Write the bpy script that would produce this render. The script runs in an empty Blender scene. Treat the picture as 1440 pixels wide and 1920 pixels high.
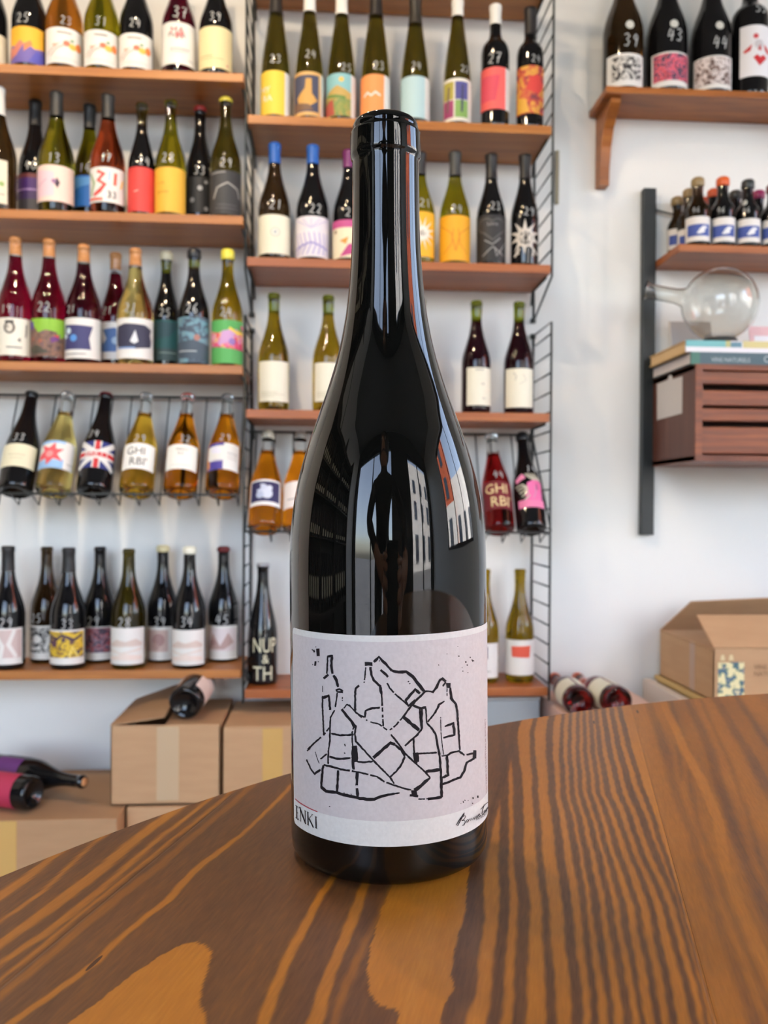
import bpy, bmesh, math, random
import numpy as np
from mathutils import Vector, Matrix

SC = bpy.context.scene
COL = SC.collection
R_ = math.radians
random.seed(7)

# ------------------------------------------------------------------ camera
FPX = 1600.0                      # focal length in pixels of the 1440x1920 frame
TABLE_Z = 0.75
ZC = TABLE_Z + 0.1433             # camera height
YAW, PITCH, ROLL = R_(3.94), math.atan(9 / 1600), 0.006
CF = Vector((math.sin(YAW) * math.cos(PITCH), math.cos(YAW) * math.cos(PITCH), -math.sin(PITCH)))
_r0 = Vector((math.cos(YAW), -math.sin(YAW), 0))
_u0 = _r0.cross(CF)
CR = _r0 * math.cos(ROLL) + _u0 * math.sin(ROLL)
CU = _u0 * math.cos(ROLL) - _r0 * math.sin(ROLL)
CO = Vector((0, 0, ZC))
cam_d = bpy.data.cameras.new('camera')
cam = bpy.data.objects.new('camera', cam_d)
COL.objects.link(cam)
cam.matrix_world = Matrix(((CR.x, CU.x, -CF.x, 0), (CR.y, CU.y, -CF.y, 0), (CR.z, CU.z, -CF.z, ZC), (0, 0, 0, 1)))
cam_d.sensor_fit = 'VERTICAL'
cam_d.sensor_height = 36.0
cam_d.lens = 36.0 * FPX / 1920
cam_d.clip_start = 0.01
cam_d.clip_end = 200
cam_d.dof.use_dof = True
cam_d.dof.focus_distance = 0.325
cam_d.dof.aperture_fstop = 19.0
SC.camera = cam

# ------------------------------------------------------------------ light
SC.view_settings.view_transform = 'Standard'
SC.view_settings.look = 'None'
SC.view_settings.gamma = 1.0
SC.view_settings.exposure = 2.14
SC.view_settings.use_curve_mapping = False
SC.cycles.max_bounces = 8
SC.cycles.diffuse_bounces = 4
SC.cycles.glossy_bounces = 4
SC.cycles.transmission_bounces = 7
SC.cycles.caustics_reflective = False
SC.cycles.caustics_refractive = False
SC.cycles.sample_clamp_indirect = 4.0
SC.cycles.use_denoising = True
SC.cycles.use_adaptive_sampling = True
SC.cycles.adaptive_threshold = 0.02

world = bpy.data.worlds.new('sky')
SC.world = world
world.use_nodes = True
wn = world.node_tree.nodes
wl = world.node_tree.links
sky = wn.new('ShaderNodeTexSky')
sky.sky_type = 'NISHITA'
sky.sun_disc = False
sky.sun_elevation = R_(42)
sky.sun_rotation = R_(-50)
sky.air_density = 1.0
sky.dust_density = 2.5
wn['Background'].inputs['Strength'].default_value = 0.62
hsv = wn.new('ShaderNodeHueSaturation')
hsv.inputs['Saturation'].default_value = 0.78      # hazy, lightly clouded sky
wl.new(sky.outputs[0], hsv.inputs['Color'])
wl.new(hsv.outputs[0], wn['Background'].inputs['Color'])

sun_d = bpy.data.lights.new('sun', 'SUN')
sun_d.energy = 4.0
sun_d.angle = R_(0.6)
sun_d.color = (1.0, 0.95, 0.88)
sun = bpy.data.objects.new('sun', sun_d)
COL.objects.link(sun)
sun.rotation_euler = Vector((0.62, -0.62, -0.72)).to_track_quat('-Z', 'Y').to_euler()
sun.location = (-6, 6, 9)

# room box: the shop
X0, X1, Y0, Y1, ZH = -2.5, 2.9, -2.2, 2.36, 3.3
# openings (daylight): large shop window in the right wall, window and glazed door in the street wall
WIN_R = (-0.8, 1.6, 0.95, 2.75)       # y0 y1 z0 z1
WIN_F = (-2.35, 0.1, 0.15, 3.0)     # x0 x1 z0 z1
DOOR_F = (1.15, 2.75, 0.05, 2.95)


def portal(name, loc, sx, sy, rot):
    d = bpy.data.lights.new(name, 'AREA')
    d.shape = 'RECTANGLE'
    d.size, d.size_y = sx, sy
    d.cycles.is_portal = True
    o = bpy.data.objects.new(name, d)
    COL.objects.link(o)
    o.location = loc
    o.rotation_euler = rot


portal('window_portal_right', (X1 + 0.02, (WIN_R[0] + WIN_R[1]) / 2, (WIN_R[2] + WIN_R[3]) / 2),
       WIN_R[3] - WIN_R[2], WIN_R[1] - WIN_R[0], (0, R_(90), 0))
portal('window_portal_street', ((WIN_F[0] + WIN_F[1]) / 2, Y0 - 0.02, (WIN_F[2] + WIN_F[3]) / 2),
       WIN_F[1] - WIN_F[0], WIN_F[3] - WIN_F[2], (R_(90), 0, 0))
portal('door_portal', ((DOOR_F[0] + DOOR_F[1]) / 2, Y0 - 0.02, (DOOR_F[2] + DOOR_F[3]) / 2),
       DOOR_F[1] - DOOR_F[0], DOOR_F[3] - DOOR_F[2], (R_(90), 0, 0))


# ------------------------------------------------------------------ geometry of the view
def ray(x, y):
    return CF + CR * ((x - 720) / FPX) - CU * ((y - 960) / FPX)


def P(x, y, Y):                    # point of the wall-parallel plane at depth Y seen at pixel x, y
    d = ray(x, y)
    return CO + d * (Y / d.y)


def PZ(x, y, z):                   # point of the horizontal plane z
    d = ray(x, y)
    return CO + d * ((z - ZC) / d.z)


def PX(x, y, X):
    d = ray(x, y)
    return CO + d * (X / d.x)


# ------------------------------------------------------------------ materials
MATS = {}


def srgb(r, g, b):
    f = lambda c: (c / 255 / 12.92) if c / 255 <= 0.04045 else ((c / 255 + 0.055) / 1.055) ** 2.4
    return (f(r), f(g), f(b))


def mat(name, color, rough=0.5, metal=0.0, trans=0.0, ior=1.5, emit=None, estr=0.0, spec=0.5, coat=0.0):
    key = (name, tuple(color), rough, metal, trans, ior, estr)
    if key in MATS:
        return MATS[key]
    m = bpy.data.materials.new(name)
    m.use_nodes = True
    b = m.node_tree.nodes['Principled BSDF']
    b.inputs['Base Color'].default_value = (*color, 1)
    b.inputs['Roughness'].default_value = rough
    b.inputs['Metallic'].default_value = metal
    b.inputs['Transmission Weight'].default_value = trans
    b.inputs['IOR'].default_value = ior
    b.inputs['Specular IOR Level'].default_value = spec
    b.inputs['Coat Weight'].default_value = coat
    if emit:
        b.inputs['Emission Color'].default_value = (*emit, 1)
        b.inputs['Emission Strength'].default_value = estr
    MATS[key] = m
    return m


def noise_mat(name, stops, scale=(1, 1, 1), nscale=4.0, detail=3.0, rough=0.6, distort=0.0, seed=0.0,
              coords='Object', bump=0.0, rough2=None, spec=0.5):
    key = (name, str(stops), scale, nscale, detail, rough, distort, seed)
    if key in MATS:
        return MATS[key]
    m = bpy.data.materials.new(name)
    m.use_nodes = True
    nt = m.node_tree
    b = nt.nodes['Principled BSDF']
    tc = nt.nodes.new('ShaderNodeTexCoord')
    mp = nt.nodes.new('ShaderNodeMapping')
    mp.inputs['Scale'].default_value = scale
    mp.inputs['Location'].default_value = (seed * 1.7, seed * 0.9, seed * 2.3)
    nz = nt.nodes.new('ShaderNodeTexNoise')
    nz.inputs['Scale'].default_value = nscale
    nz.inputs['Detail'].default_value = detail
    nz.inputs['Distortion'].default_value = distort
    rp = nt.nodes.new('ShaderNodeValToRGB')
    el = rp.color_ramp.elements
    while len(el) < len(stops):
        el.new(0.5)
    for e, (p, c) in zip(el, stops):
        e.position = p
        e.color = (*c, 1)
    nt.links.new(tc.outputs[coords], mp.inputs[0])
    nt.links.new(mp.outputs[0], nz.inputs['Vector'])
    nt.links.new(nz.outputs[0], rp.inputs[0])
    nt.links.new(rp.outputs[0], b.inputs['Base Color'])
    b.inputs['Roughness'].default_value = rough
    b.inputs['Specular IOR Level'].default_value = spec
    if bump:
        bp = nt.nodes.new('ShaderNodeBump')
        bp.inputs['Strength'].default_value = bump
        bp.inputs['Distance'].default_value = 0.002
        nt.links.new(nz.outputs[0], bp.inputs['Height'])
        nt.links.new(bp.outputs[0], b.inputs['Normal'])
    MATS[key] = m
    return m


M_WALL = noise_mat('wall_paint', [(0.3, srgb(232, 231, 227)), (0.7, srgb(238, 237, 234))], nscale=1.3, rough=0.75, bump=0.05)
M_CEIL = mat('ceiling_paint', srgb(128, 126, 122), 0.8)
M_DARKWALL = mat('dark_shopfront_paint', srgb(52, 50, 50), 0.6)
M_FLOOR = noise_mat('floor_concrete', [(0.3, srgb(150, 136, 122)), (0.7, srgb(168, 154, 140))], nscale=3, rough=0.5)
M_FRAME = mat('dark_window_frame', srgb(40, 42, 44), 0.4)


def pane_mat():
    m = bpy.data.materials.new('window_glass')
    m.use_nodes = True
    nt = m.node_tree
    nt.nodes.remove(nt.nodes['Principled BSDF'])
    t = nt.nodes.new('ShaderNodeBsdfTransparent')
    g = nt.nodes.new('ShaderNodeBsdfGlossy')
    g.inputs['Roughness'].default_value = 0.02
    x = nt.nodes.new('ShaderNodeMixShader')
    x.inputs[0].default_value = 0.06
    nt.links.new(t.outputs[0], x.inputs[1])
    nt.links.new(g.outputs[0], x.inputs[2])
    nt.links.new(x.outputs[0], nt.nodes['Material Output'].inputs[0])
    return m


M_PANE = pane_mat()
M_STEEL = mat('black_steel', srgb(30, 34, 34), 0.42, metal=0.0)
M_WIRE = mat('dark_wire', srgb(58, 62, 62), 0.4, metal=0.3)
M_SHELF = noise_mat('shelf_veneer', [(0.25, srgb(150, 90, 36)), (0.5, srgb(170, 106, 45)), (0.75, srgb(184, 122, 57))],
                    scale=(1.5, 22, 30), nscale=2.2, detail=4, rough=0.42, distort=0.4)
M_SHELF2 = noise_mat('shelf_veneer_red', [(0.25, srgb(142, 76, 31)), (0.5, srgb(162, 90, 41)), (0.75, srgb(176, 104, 51))],
                     scale=(1.5, 22, 30), nscale=2.2, detail=4, rough=0.42, distort=0.4)
M_PINE = noise_mat('stained_pine', [(0.25, srgb(120, 66, 22)), (0.5, srgb(160, 92, 34)), (0.75, srgb(176, 108, 44))],
                   scale=(2, 14, 14), nscale=3.0, detail=4, rough=0.4, distort=0.6)
M_WALNUT = noise_mat('walnut_veneer', [(0.25, srgb(84, 36, 12)), (0.5, srgb(124, 60, 25)), (0.75, srgb(154, 83, 37))],
                     scale=(1.2, 20, 24), nscale=2.6, detail=5, rough=0.4, distort=0.5)
M_WALNUT2 = noise_mat('walnut_side', [(0.25, srgb(80, 42, 28)), (0.5, srgb(92, 50, 34)), (0.75, srgb(102, 58, 40))],
                      scale=(20, 20, 1.5), nscale=2.6, detail=5, rough=0.45, distort=0.3)
M_CARD = noise_mat('cardboard', [(0.3, srgb(186, 148, 110)), (0.7, srgb(194, 156, 117))], scale=(1, 1, 6), nscale=9, detail=4, rough=0.75)
M_CARD2 = noise_mat('cardboard_dull', [(0.3, srgb(174, 136, 99)), (0.7, srgb(182, 144, 106))], scale=(1, 1, 6), nscale=9, detail=4, rough=0.75)
M_TAPE = mat('parcel_tape', srgb(196, 170, 136), 0.3)
M_TAPE2 = mat('yellow_parcel_tape', srgb(206, 166, 98), 0.25)
M_CORK = noise_mat('cork', [(0.3, srgb(176, 118, 70)), (0.7, srgb(208, 152, 102))], nscale=160, detail=2, rough=0.8)
M_CORKG = noise_mat('cork_in_glass', [(0.3, srgb(176, 118, 70)), (0.7, srgb(208, 152, 102))], nscale=160, detail=2, rough=0.12)
M_CHALK = mat('white_paint_pen', srgb(188, 190, 190), 0.8)
M_INK = mat('black_ink', srgb(26, 21, 28), 0.65, spec=0.3)


# ------------------------------------------------------------------ mesh helpers
def tag(o, label, cat, group=None):
    o['label'] = label
    o['category'] = cat
    if group:
        o['group'] = group
    return o


def empty(name, loc, rot=(0, 0, 0)):
    o = bpy.data.objects.new(name, None)
    COL.objects.link(o)
    o.empty_display_size = 0.02
    o.location = loc
    o.rotation_euler = rot
    return o


def mobj(name, verts, faces, mats, parent=None, midx=None, smooth=False):
    me = bpy.data.meshes.new(name)
    me.from_pydata([tuple(v) for v in verts], [], faces)
    if not isinstance(mats, (list, tuple)):
        mats = [mats]
    for m in mats:
        me.materials.append(m)
    if midx is not None:
        me.polygons.foreach_set('material_index', midx)
    if smooth:
        me.polygons.foreach_set('use_smooth', [True] * len(me.polygons))
    me.update()
    o = bpy.data.objects.new(name, me)
    COL.objects.link(o)
    if parent is not None:
        o.parent = parent
    return o


def box_vf(x0, x1, y0, y1, z0, z1):
    v = [(x, y, z) for z in (z0, z1) for y in (y0, y1) for x in (x0, x1)]
    f = [(0, 2, 3, 1), (4, 5, 7, 6), (0, 1, 5, 4), (2, 6, 7, 3), (0, 4, 6, 2), (1, 3, 7, 5)]
    return v, f


def box(name, x0, x1, y0, y1, z0, z1, m, parent=None, bevel=0.0, seg=2):
    bm = bmesh.new()
    v, f = box_vf(x0, x1, y0, y1, z0, z1)
    bv = [bm.verts.new(p) for p in v]
    for q in f:
        bm.faces.new([bv[i] for i in q])
    if bevel:
        bmesh.ops.bevel(bm, geom=bm.edges[:], offset=bevel, segments=seg, affect='EDGES', profile=0.6)
    bmesh.ops.recalc_face_normals(bm, faces=bm.faces[:])
    me = bpy.data.meshes.new(name)
    bm.to_mesh(me)
    bm.free()
    me.materials.append(m)
    o = bpy.data.objects.new(name, me)
    COL.objects.link(o)
    if parent is not None:
        o.parent = parent
    return o


def multibox(name, boxes, m, parent=None):
    V, Fc = [], []
    for b in boxes:
        v, f = box_vf(*b)
        n = len(V)
        V += v
        Fc += [tuple(i + n for i in q) for q in f]
    return mobj(name, V, Fc, m, parent)


def tube_vf(pts, r, n=8, closed=False):
    pts = [Vector(p) for p in pts]
    V, Fc = [], []
    k = len(pts)
    up = None
    for i, p in enumerate(pts):
        if closed:
            t = pts[(i + 1) % k] - pts[i - 1]
        else:
            t = (pts[min(i + 1, k - 1)] - pts[max(i - 1, 0)])
        t.normalize()
        if up is None:
            up = Vector((0, 0, 1)) if abs(t.z) < 0.9 else Vector((1, 0, 0))
        a = t.cross(up).normalized()
        b = a.cross(t).normalized()
        up = b
        rr = r[i] if isinstance(r, (list, tuple)) else r
        for j in range(n):
            w = 2 * math.pi * j / n
            V.append(p + a * (rr * math.cos(w)) + b * (rr * math.sin(w)))
    m = k if closed else k - 1
    for i in range(m):
        for j in range(n):
            i2 = (i + 1) % k
            Fc.append((i * n + j, i * n + (j + 1) % n, i2 * n + (j + 1) % n, i2 * n + j))
    if not closed:
        Fc.append(tuple(range(n - 1, -1, -1)))
        Fc.append(tuple((k - 1) * n + j for j in range(n)))
    return V, Fc


def tube(name, pts, r, m, parent=None, n=8, closed=False):
    V, Fc = tube_vf(pts, r, n, closed)
    return mobj(name, V, Fc, m, parent, smooth=True)


def rev_vf(prof, n=28):
    """revolve (r, z) profile about local z; ends at r=0 become poles"""
    V, Fc, rows = [], [], []
    for r, z in prof:
        if r < 1e-6:
            rows.append([len(V)])
            V.append((0, 0, z))
        else:
            rows.append(list(range(len(V), len(V) + n)))
            V += [(r * math.cos(2 * math.pi * j / n), r * math.sin(2 * math.pi * j / n), z) for j in range(n)]
    for a, b in zip(rows, rows[1:]):
        if len(a) == 1 and len(b) == 1:
            continue
        for j in range(n):
            j2 = (j + 1) % n
            if len(a) == 1:
                Fc.append((a[0], b[j2], b[j]))
            elif len(b) == 1:
                Fc.append((a[j], a[j2], b[0]))
            else:
                Fc.append((a[j], a[j2], b[j2], b[j]))
    return V, Fc


def rev(name, prof, m, parent=None, n=28, smooth=True):
    V, Fc = rev_vf(prof, n)
    o = mobj(name, V, Fc, m, parent, smooth=smooth)
    return o


def rad_at(prof, z):
    """outer radius of a profile at height z"""
    best = 0
    for (r0, z0), (r1, z1) in zip(prof, prof[1:]):
        if min(z0, z1) <= z <= max(z0, z1) and abs(z1 - z0) > 1e-9:
            best = max(best, r0 + (r1 - r0) * (z - z0) / (z1 - z0))
    return best if best > 0 else max(p[0] for p in prof)


# flat shapes in a label's own plane (s, z), wrapped on a surface of revolution afterwards
_TEXT = {}


def text_vf(txt, align='CENTER'):
    if (txt, align) in _TEXT:
        return _TEXT[(txt, align)]
    cu = bpy.data.curves.new('tmp', 'FONT')
    cu.body = txt
    cu.align_x = align
    cu.resolution_u = 2
    o = bpy.data.objects.new('tmp', cu)
    COL.objects.link(o)
    bpy.context.view_layer.update()
    dg = bpy.context.evaluated_depsgraph_get()
    me = o.evaluated_get(dg).to_mesh()
    V = [(v.co.x, v.co.y) for v in me.vertices]
    Fc = [tuple(p.vertices) for p in me.polygons]
    o.evaluated_get(dg).to_mesh_clear()
    bpy.data.objects.remove(o)
    bpy.data.curves.remove(cu)
    _TEXT[(txt, align)] = (V, Fc)
    return V, Fc


def ribbon(pts, w, jag=0.0, rnd=None, gaps=0.0):
    """2-D stroke as quads; w a number or one per point; jagged edges like a cut print"""
    rnd = rnd or random
    P2 = []
    for i in range(len(pts) - 1):
        (x0, y0), (x1, y1) = pts[i], pts[i + 1]
        w0 = w[i] if isinstance(w, (list, tuple)) else w
        w1 = w[i + 1] if isinstance(w, (list, tuple)) else w
        L = math.hypot(x1 - x0, y1 - y0)
        k = max(1, int(L / (max(w0, w1) * (0.8 if jag else 3.0)))) if (jag or L > 0) else 1
        k = min(k, 40)
        for j in range(k):
            t = j / k
            P2.append((x0 + (x1 - x0) * t, y0 + (y1 - y0) * t, w0 + (w1 - w0) * t))
    wl_ = w[-1] if isinstance(w, (list, tuple)) else w
    P2.append((*pts[-1], wl_))
    V, Fc = [], []
    n = len(P2)
    for i, (x, y, ww) in enumerate(P2):
        xa, ya, _ = P2[max(i - 1, 0)]
        xb, yb, _ = P2[min(i + 1, n - 1)]
        L = math.hypot(xb - xa, yb - ya) or 1
        nx, ny = -(yb - ya) / L, (xb - xa) / L
        a = ww / 2 * (1 + jag * rnd.uniform(-1, 0.7))
        b = ww / 2 * (1 + jag * rnd.uniform(-1, 0.7))
        if i in (0, n - 1):
            a *= 0.85
            b *= 0.85
        V += [(x + nx * a, y + ny * a), (x - nx * b, y - ny * b)]
    for i in range(n - 1):
        if gaps and rnd.random() < gaps and 0 < i < n - 2:
            continue
        Fc.append((2 * i, 2 * i + 1, 2 * i + 3, 2 * i + 2))
    return V, Fc


DIG = {'0': [[(.5, 1), (.15, .75), (.1, .3), (.45, 0), (.8, .3), (.85, .75), (.5, 1)]],
       '1': [[(.3, .8), (.55, 1), (.5, 0)]],
       '2': [[(.1, .8), (.4, 1), (.75, .8), (.65, .5), (.1, .05), (.5, .08), (.9, 0)]],
       '3': [[(.1, .92), (.5, 1), (.8, .8), (.4, .55), (.8, .35), (.6, .02), (.1, .08)]],
       '4': [[(.4, 1), (.1, .4), (.85, .45)], [(.7, .85), (.62, 0)]],
       '5': [[(.85, 1), (.3, .97), (.2, .58), (.65, .6), (.8, .25), (.5, 0), (.1, .08)]],
       '6': [[(.7, 1), (.25, .6), (.12, .25), (.45, 0), (.78, .22), (.55, .48), (.2, .35)]],
       '7': [[(.08, .95), (.85, 1), (.45, .5), (.35, 0)], [(.2, .5), (.7, .55)]],
       '8': [[(.5, .52), (.15, .78), (.5, 1), (.8, .78), (.5, .52), (.12, .25), (.5, 0), (.85, .25), (.5, .52)]],
       '9': [[(.8, .75), (.5, .5), (.2, .72), (.45, 1), (.8, .85), (.72, .4), (.6, 0)]]}


def wrap(polys, rfun, a_of_s, eps0=0.0008, step=R_(7)):
    """polys: list of (V2, F2, material index, layer); returns 3-D V, F, midx on the surface r(z)"""
    V3, F3, MI = [], [], []
    for V2, F2, mi, lay in polys:
        bm = bmesh.new()
        bv = [bm.verts.new((a_of_s(s, z), z, 0)) for s, z in V2]
        for f in F2:
            try:
                bm.faces.new([bv[i] for i in f])
            except ValueError:
                pass
        lo = min(v.co.x for v in bv)
        hi = max(v.co.x for v in bv)
        c = math.ceil(lo / step) * step
        while c < hi:
            if c > lo + 1e-5:
                bmesh.ops.bisect_plane(bm, geom=bm.verts[:] + bm.edges[:] + bm.faces[:], plane_co=(c, 0, 0), plane_no=(1, 0, 0), dist=1e-7)
            c += step
        bm.verts.index_update()
        n = len(V3)
        for v in bm.verts:
            a, z = v.co.x, v.co.y
            r = rfun(z) + eps0 + 0.0003 * lay
            V3.append((r * math.sin(a), -r * math.cos(a), z))
        for f in bm.faces:
            q = [v.index + n for v in f.verts]
            F3.append(tuple(q))
            MI.append(mi)
        bm.free()
    return V3, F3, MI


def fix_normals(o):
    bm = bmesh.new()
    bm.from_mesh(o.data)
    bmesh.ops.recalc_face_normals(bm, faces=bm.faces[:])
    bm.to_mesh(o.data)
    bm.free()
# ------------------------------------------------------------------ the room
def struct(o):
    o['kind'] = 'structure'
    return o


T = 0.2
struct(box('floor', X0 - T, X1 + T, Y0 - T, Y1 + T, -0.1, 0.0, M_FLOOR))
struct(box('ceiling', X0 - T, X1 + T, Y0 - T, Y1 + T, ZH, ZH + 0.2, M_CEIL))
struct(box('wall_back', X0 - T, X1 + T, Y1, Y1 + T, 0, ZH, M_WALL))
struct(box('wall_left', X0 - T, X0, Y0 - T, Y1, 0, ZH, M_WALL))
a, b, c, d = WIN_R
struct(multibox('wall_right', [(X1, X1 + T, Y0 - T, a, 0, ZH), (X1, X1 + T, b, Y1, 0, ZH), (X1, X1 + T, a, b, 0, c), (X1, X1 + T, a, b, d, ZH)], M_WALL))
a, b, c, d = WIN_F
e, f, g, h = DOOR_F
struct(multibox('wall_street', [(X0, a, Y0 - T, Y0, 0, ZH), (a, b, Y0 - T, Y0, 0, c), (a, b, Y0 - T, Y0, d, ZH), (b, e, Y0 - T, Y0, 0, ZH),
                                (e, f, Y0 - T, Y0, 0, g), (e, f, Y0 - T, Y0, h, ZH), (f, X1, Y0 - T, Y0, 0, ZH)], M_DARKWALL))


def window(name, axis, lo, hi, z0, z1, pos, cols, rows):
    """framed window in a wall; axis 'x' or 'y' is the direction along the wall"""
    w = 0.045
    boxes = []
    us = [lo + (hi - lo) * i / cols for i in range(cols + 1)]
    vs = [z0 + (z1 - z0) * i / rows for i in range(rows + 1)]
    def bx(u0, u1, v0, v1, t0, t1):
        return (u0, u1, t0, t1, v0, v1) if axis == 'x' else (t0, t1, u0, u1, v0, v1)
    for u in us:
        u = min(max(u, lo + w / 2), hi - w / 2)
        boxes.append(bx(u - w / 2, u + w / 2, z0, z1, pos - 0.03, pos + 0.03))
    for v in vs:
        v = min(max(v, z0 + w / 2), z1 - w / 2)
        boxes.append(bx(lo, hi, v - w / 2, v + w / 2, pos - 0.029, pos + 0.029))
    fr = struct(multibox(name, boxes, M_FRAME))
    for i in range(cols):
        for j in range(rows):
            q = bx(us[i] + 0.02, us[i + 1] - 0.02, vs[j] + 0.02, vs[j + 1] - 0.02, pos - 0.003, pos + 0.003)
            multibox('pane', [q], M_PANE, fr)
    return fr


window('window_1', 'y', WIN_R[0], WIN_R[1], WIN_R[2], WIN_R[3], X1 + 0.1, 3, 1)
window('window_2', 'x', WIN_F[0], WIN_F[1], WIN_F[2], WIN_F[3], Y0 - 0.1, 2, 1)
window('door_1', 'x', DOOR_F[0], DOOR_F[1], DOOR_F[2], DOOR_F[3], Y0 - 0.1, 2, 1)

# the street outside, seen only as a reflection in the glass
M_STREET = noise_mat('street_asphalt', [(0.3, srgb(95, 95, 96)), (0.7, srgb(120, 120, 118))], nscale=2, rough=0.9)
struct(box('ground_street', -40, 40, -40, 40, -0.3, -0.12, M_STREET))
M_BRICK = noise_mat('orange_brick', [(0.3, srgb(170, 78, 50)), (0.7, srgb(196, 100, 66))], nscale=6, rough=0.85)
M_STONE = noise_mat('pale_render', [(0.3, srgb(214, 212, 206)), (0.7, srgb(228, 226, 222))], nscale=3, rough=0.85)
M_DGLASS = mat('dark_window_pane', srgb(52, 60, 72), 0.1)


def facade(name, axis, pos, face, lo, hi, z1, m, label, base=None):
    """building whose street face lies at pos; face = -1/+1 outward direction of that face"""
    back = pos - face * 6
    t0, t1 = min(pos, back), max(pos, back)
    mid = (lo + hi) / 2
    loc = (pos, mid, -0.12) if axis == 'y' else (mid, pos, -0.12)
    root = tag(empty(name, loc), label, 'building')
    def put(nm, u0, u1, v0, v1, a0, a1, mm):
        bb = (a0, a1, u0, u1, v0, v1) if axis == 'y' else (u0, u1, a0, a1, v0, v1)
        o = box(nm, *bb, mm)
        o.parent = root
        o.location = (-root.location[0], -root.location[1], -root.location[2])
        return o
    put('wall', lo, hi, -0.12, z1, t0, t1, m)
    if base:
        put('ground_floor', lo, hi, -0.12, 4.0, min(pos, pos + face * 0.15), max(pos, pos + face * 0.15), base)
    n = int((hi - lo) / 2.6)
    for k in range(int((z1 - 4.2) / 3.0) + 1):
        for i in range(n):
            u = lo + (i + 0.5) * (hi - lo) / n
            zb = (0.5 if k == 0 else 1.5 + k * 3.0)
            p2 = pos + face * (0.2 if k == 0 else 0.06)
            put('window', u - 0.55, u + 0.55, zb, zb + (2.6 if k == 0 else 1.9), min(pos, p2), max(pos, p2), M_DGLASS)


facade('brick_building', 'y', 13.0, -1, -5.0, -1.2, 11.0, M_BRICK, 'orange brick building with pale ground floor across the street, reflected in the bottle', M_STONE)
facade('pale_building', 'y', 14.0, -1, -1.1, 12.0, 6.0, M_STONE, 'low pale building across the street beside the brick one, reflected in the bottle')
facade('white_building', 'x', -15.0, 1, 4.0, 19.0, 12.0, M_STONE, 'white apartment building down the street, reflected in the bottle beside the door')

# ------------------------------------------------------------------ bottles
RN = 0.0145


def profile(kind, H, R):
    base = [(0, .016), (.35 * R, .0145), (.62 * R, .007), (.78 * R, .0006), (.84 * R, 0), (.93 * R, .002), (.985 * R, .0065), (R, .014)]
    lip = [(RN, .93 * H), (RN, .962 * H), (RN + .0013, .964 * H), (RN + .0013, .982 * H), (RN, .985 * H), (RN, H - .0015), (RN - .002, H), (0, H)]
    if kind == 'burg':
        mid = [(1, .425), (.985, .465), (.945, .505), (.87, .545), (.775, .585), (.665, .63), (.56, .675), (.475, .72), (.41, .765), (.372, .81), (.355, .86)]
    elif kind == 'flute':
        mid = [(1, .33), (.985, .38), (.94, .44), (.87, .51), (.78, .58), (.68, .65), (.58, .72), (.49, .79), (.42, .85)]
    elif kind == 'bord':
        mid = [(1, .60), (.985, .63), (.93, .66), (.80, .69), (.62, .712), (.48, .735), (.41, .77), (.39, .82)]
    elif kind == 'spark':
        mid = [(1, .36), (.985, .41), (.935, .47), (.85, .53), (.74, .59), (.625, .65), (.52, .71), (.44, .77), (.385, .84), (.365, .90)]
    elif kind == 'mag':
        mid = [(1, .44), (.98, .48), (.92, .53), (.82, .58), (.69, .63), (.56, .68), (.45, .74), (.37, .80), (.33, .86)]
    else:                                          # small beer-like bottle
        mid = [(1, .50), (.985, .535), (.93, .57), (.82, .61), (.68, .645), (.56, .68), (.48, .72), (.44, .80)]
    body = [(R * r, H * z) for r, z in mid]
    return base + body + lip


G = {'black': mat('black_glass', (.006, .006, .007), .035),
     'brown': mat('dark_brown_glass', (.055, .028, .009), .05, trans=0.85, ior=1.45),
     'dkolive': mat('dark_olive_glass', (.095, .07, .007), .05, trans=0.9, ior=1.45),
     'olive': mat('olive_glass', (.27, .225, .008), .04, trans=1.0, ior=1.42),
     'olive2': mat('olive_amber_glass', (.33, .21, .008), .04, trans=1.0, ior=1.42),
     'green': mat('green_glass', (.22, .25, .01), .04, trans=1.0, ior=1.45),
     'clear': mat('clear_glass', (.93, .95, .94), .02, trans=1.0, ior=1.35),
     'red': mat('red_wine', (.20, .004, .02), .03, trans=1.0, ior=1.38),
     'dkred': mat('dark_red_wine', (.09, .004, .016), .03, trans=1.0, ior=1.38),
     'orangered': mat('orange_red_wine', (.46, .07, .02), .03, trans=1.0, ior=1.38),
     'ruby': mat('ruby_wine', (.30, .007, .008), .03, trans=1.0, ior=1.38),
     'orange': mat('orange_wine', (1.0, .32, .012), .03, trans=1.0, ior=1.38),
     'amber': mat('amber_wine', (.46, .16, .018), .03, trans=1.0, ior=1.38),
     'yellow': mat('golden_wine', (1.0, .56, .05), .03, trans=1.0, ior=1.38),
     'straw': mat('straw_wine', (.98, .76, .24), .03, trans=1.0, ior=1.38),
     'purple': mat('purple_black_wine', (.02, .003, .007), .04, trans=0.6, ior=1.40),
     'rose': mat('rose_wine', (.75, .22, .14), .03, trans=1.0, ior=1.38)}


def paper(c):
    if not isinstance(c, tuple):
        return c
    return mat('label_paper', c, 0.6)


def ink(c):
    if not isinstance(c, tuple):
        return c
    return mat('printed_ink', c, 0.6)


CREAM = srgb(226, 219, 198)
WHITE = srgb(229, 227, 223)


def cut_profile(prof, zf):
    lo, hi = [], []
    for (r0, z0), (r1, z1) in zip(prof, prof[1:]):
        if not lo:
            lo.append((r0, z0))
        if z0 < zf <= z1 and z0 > 0.02:
            r = r0 + (r1 - r0) * (zf - z0) / (z1 - z0)
            lo += [(r, zf - .0002), (0, zf - .0002)]
            hi += [(0, zf), (r, zf), (r1, z1)]
        elif hi:
            hi.append((r1, z1))
        else:
            lo.append((r1, z1))
    return lo, hi


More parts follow.
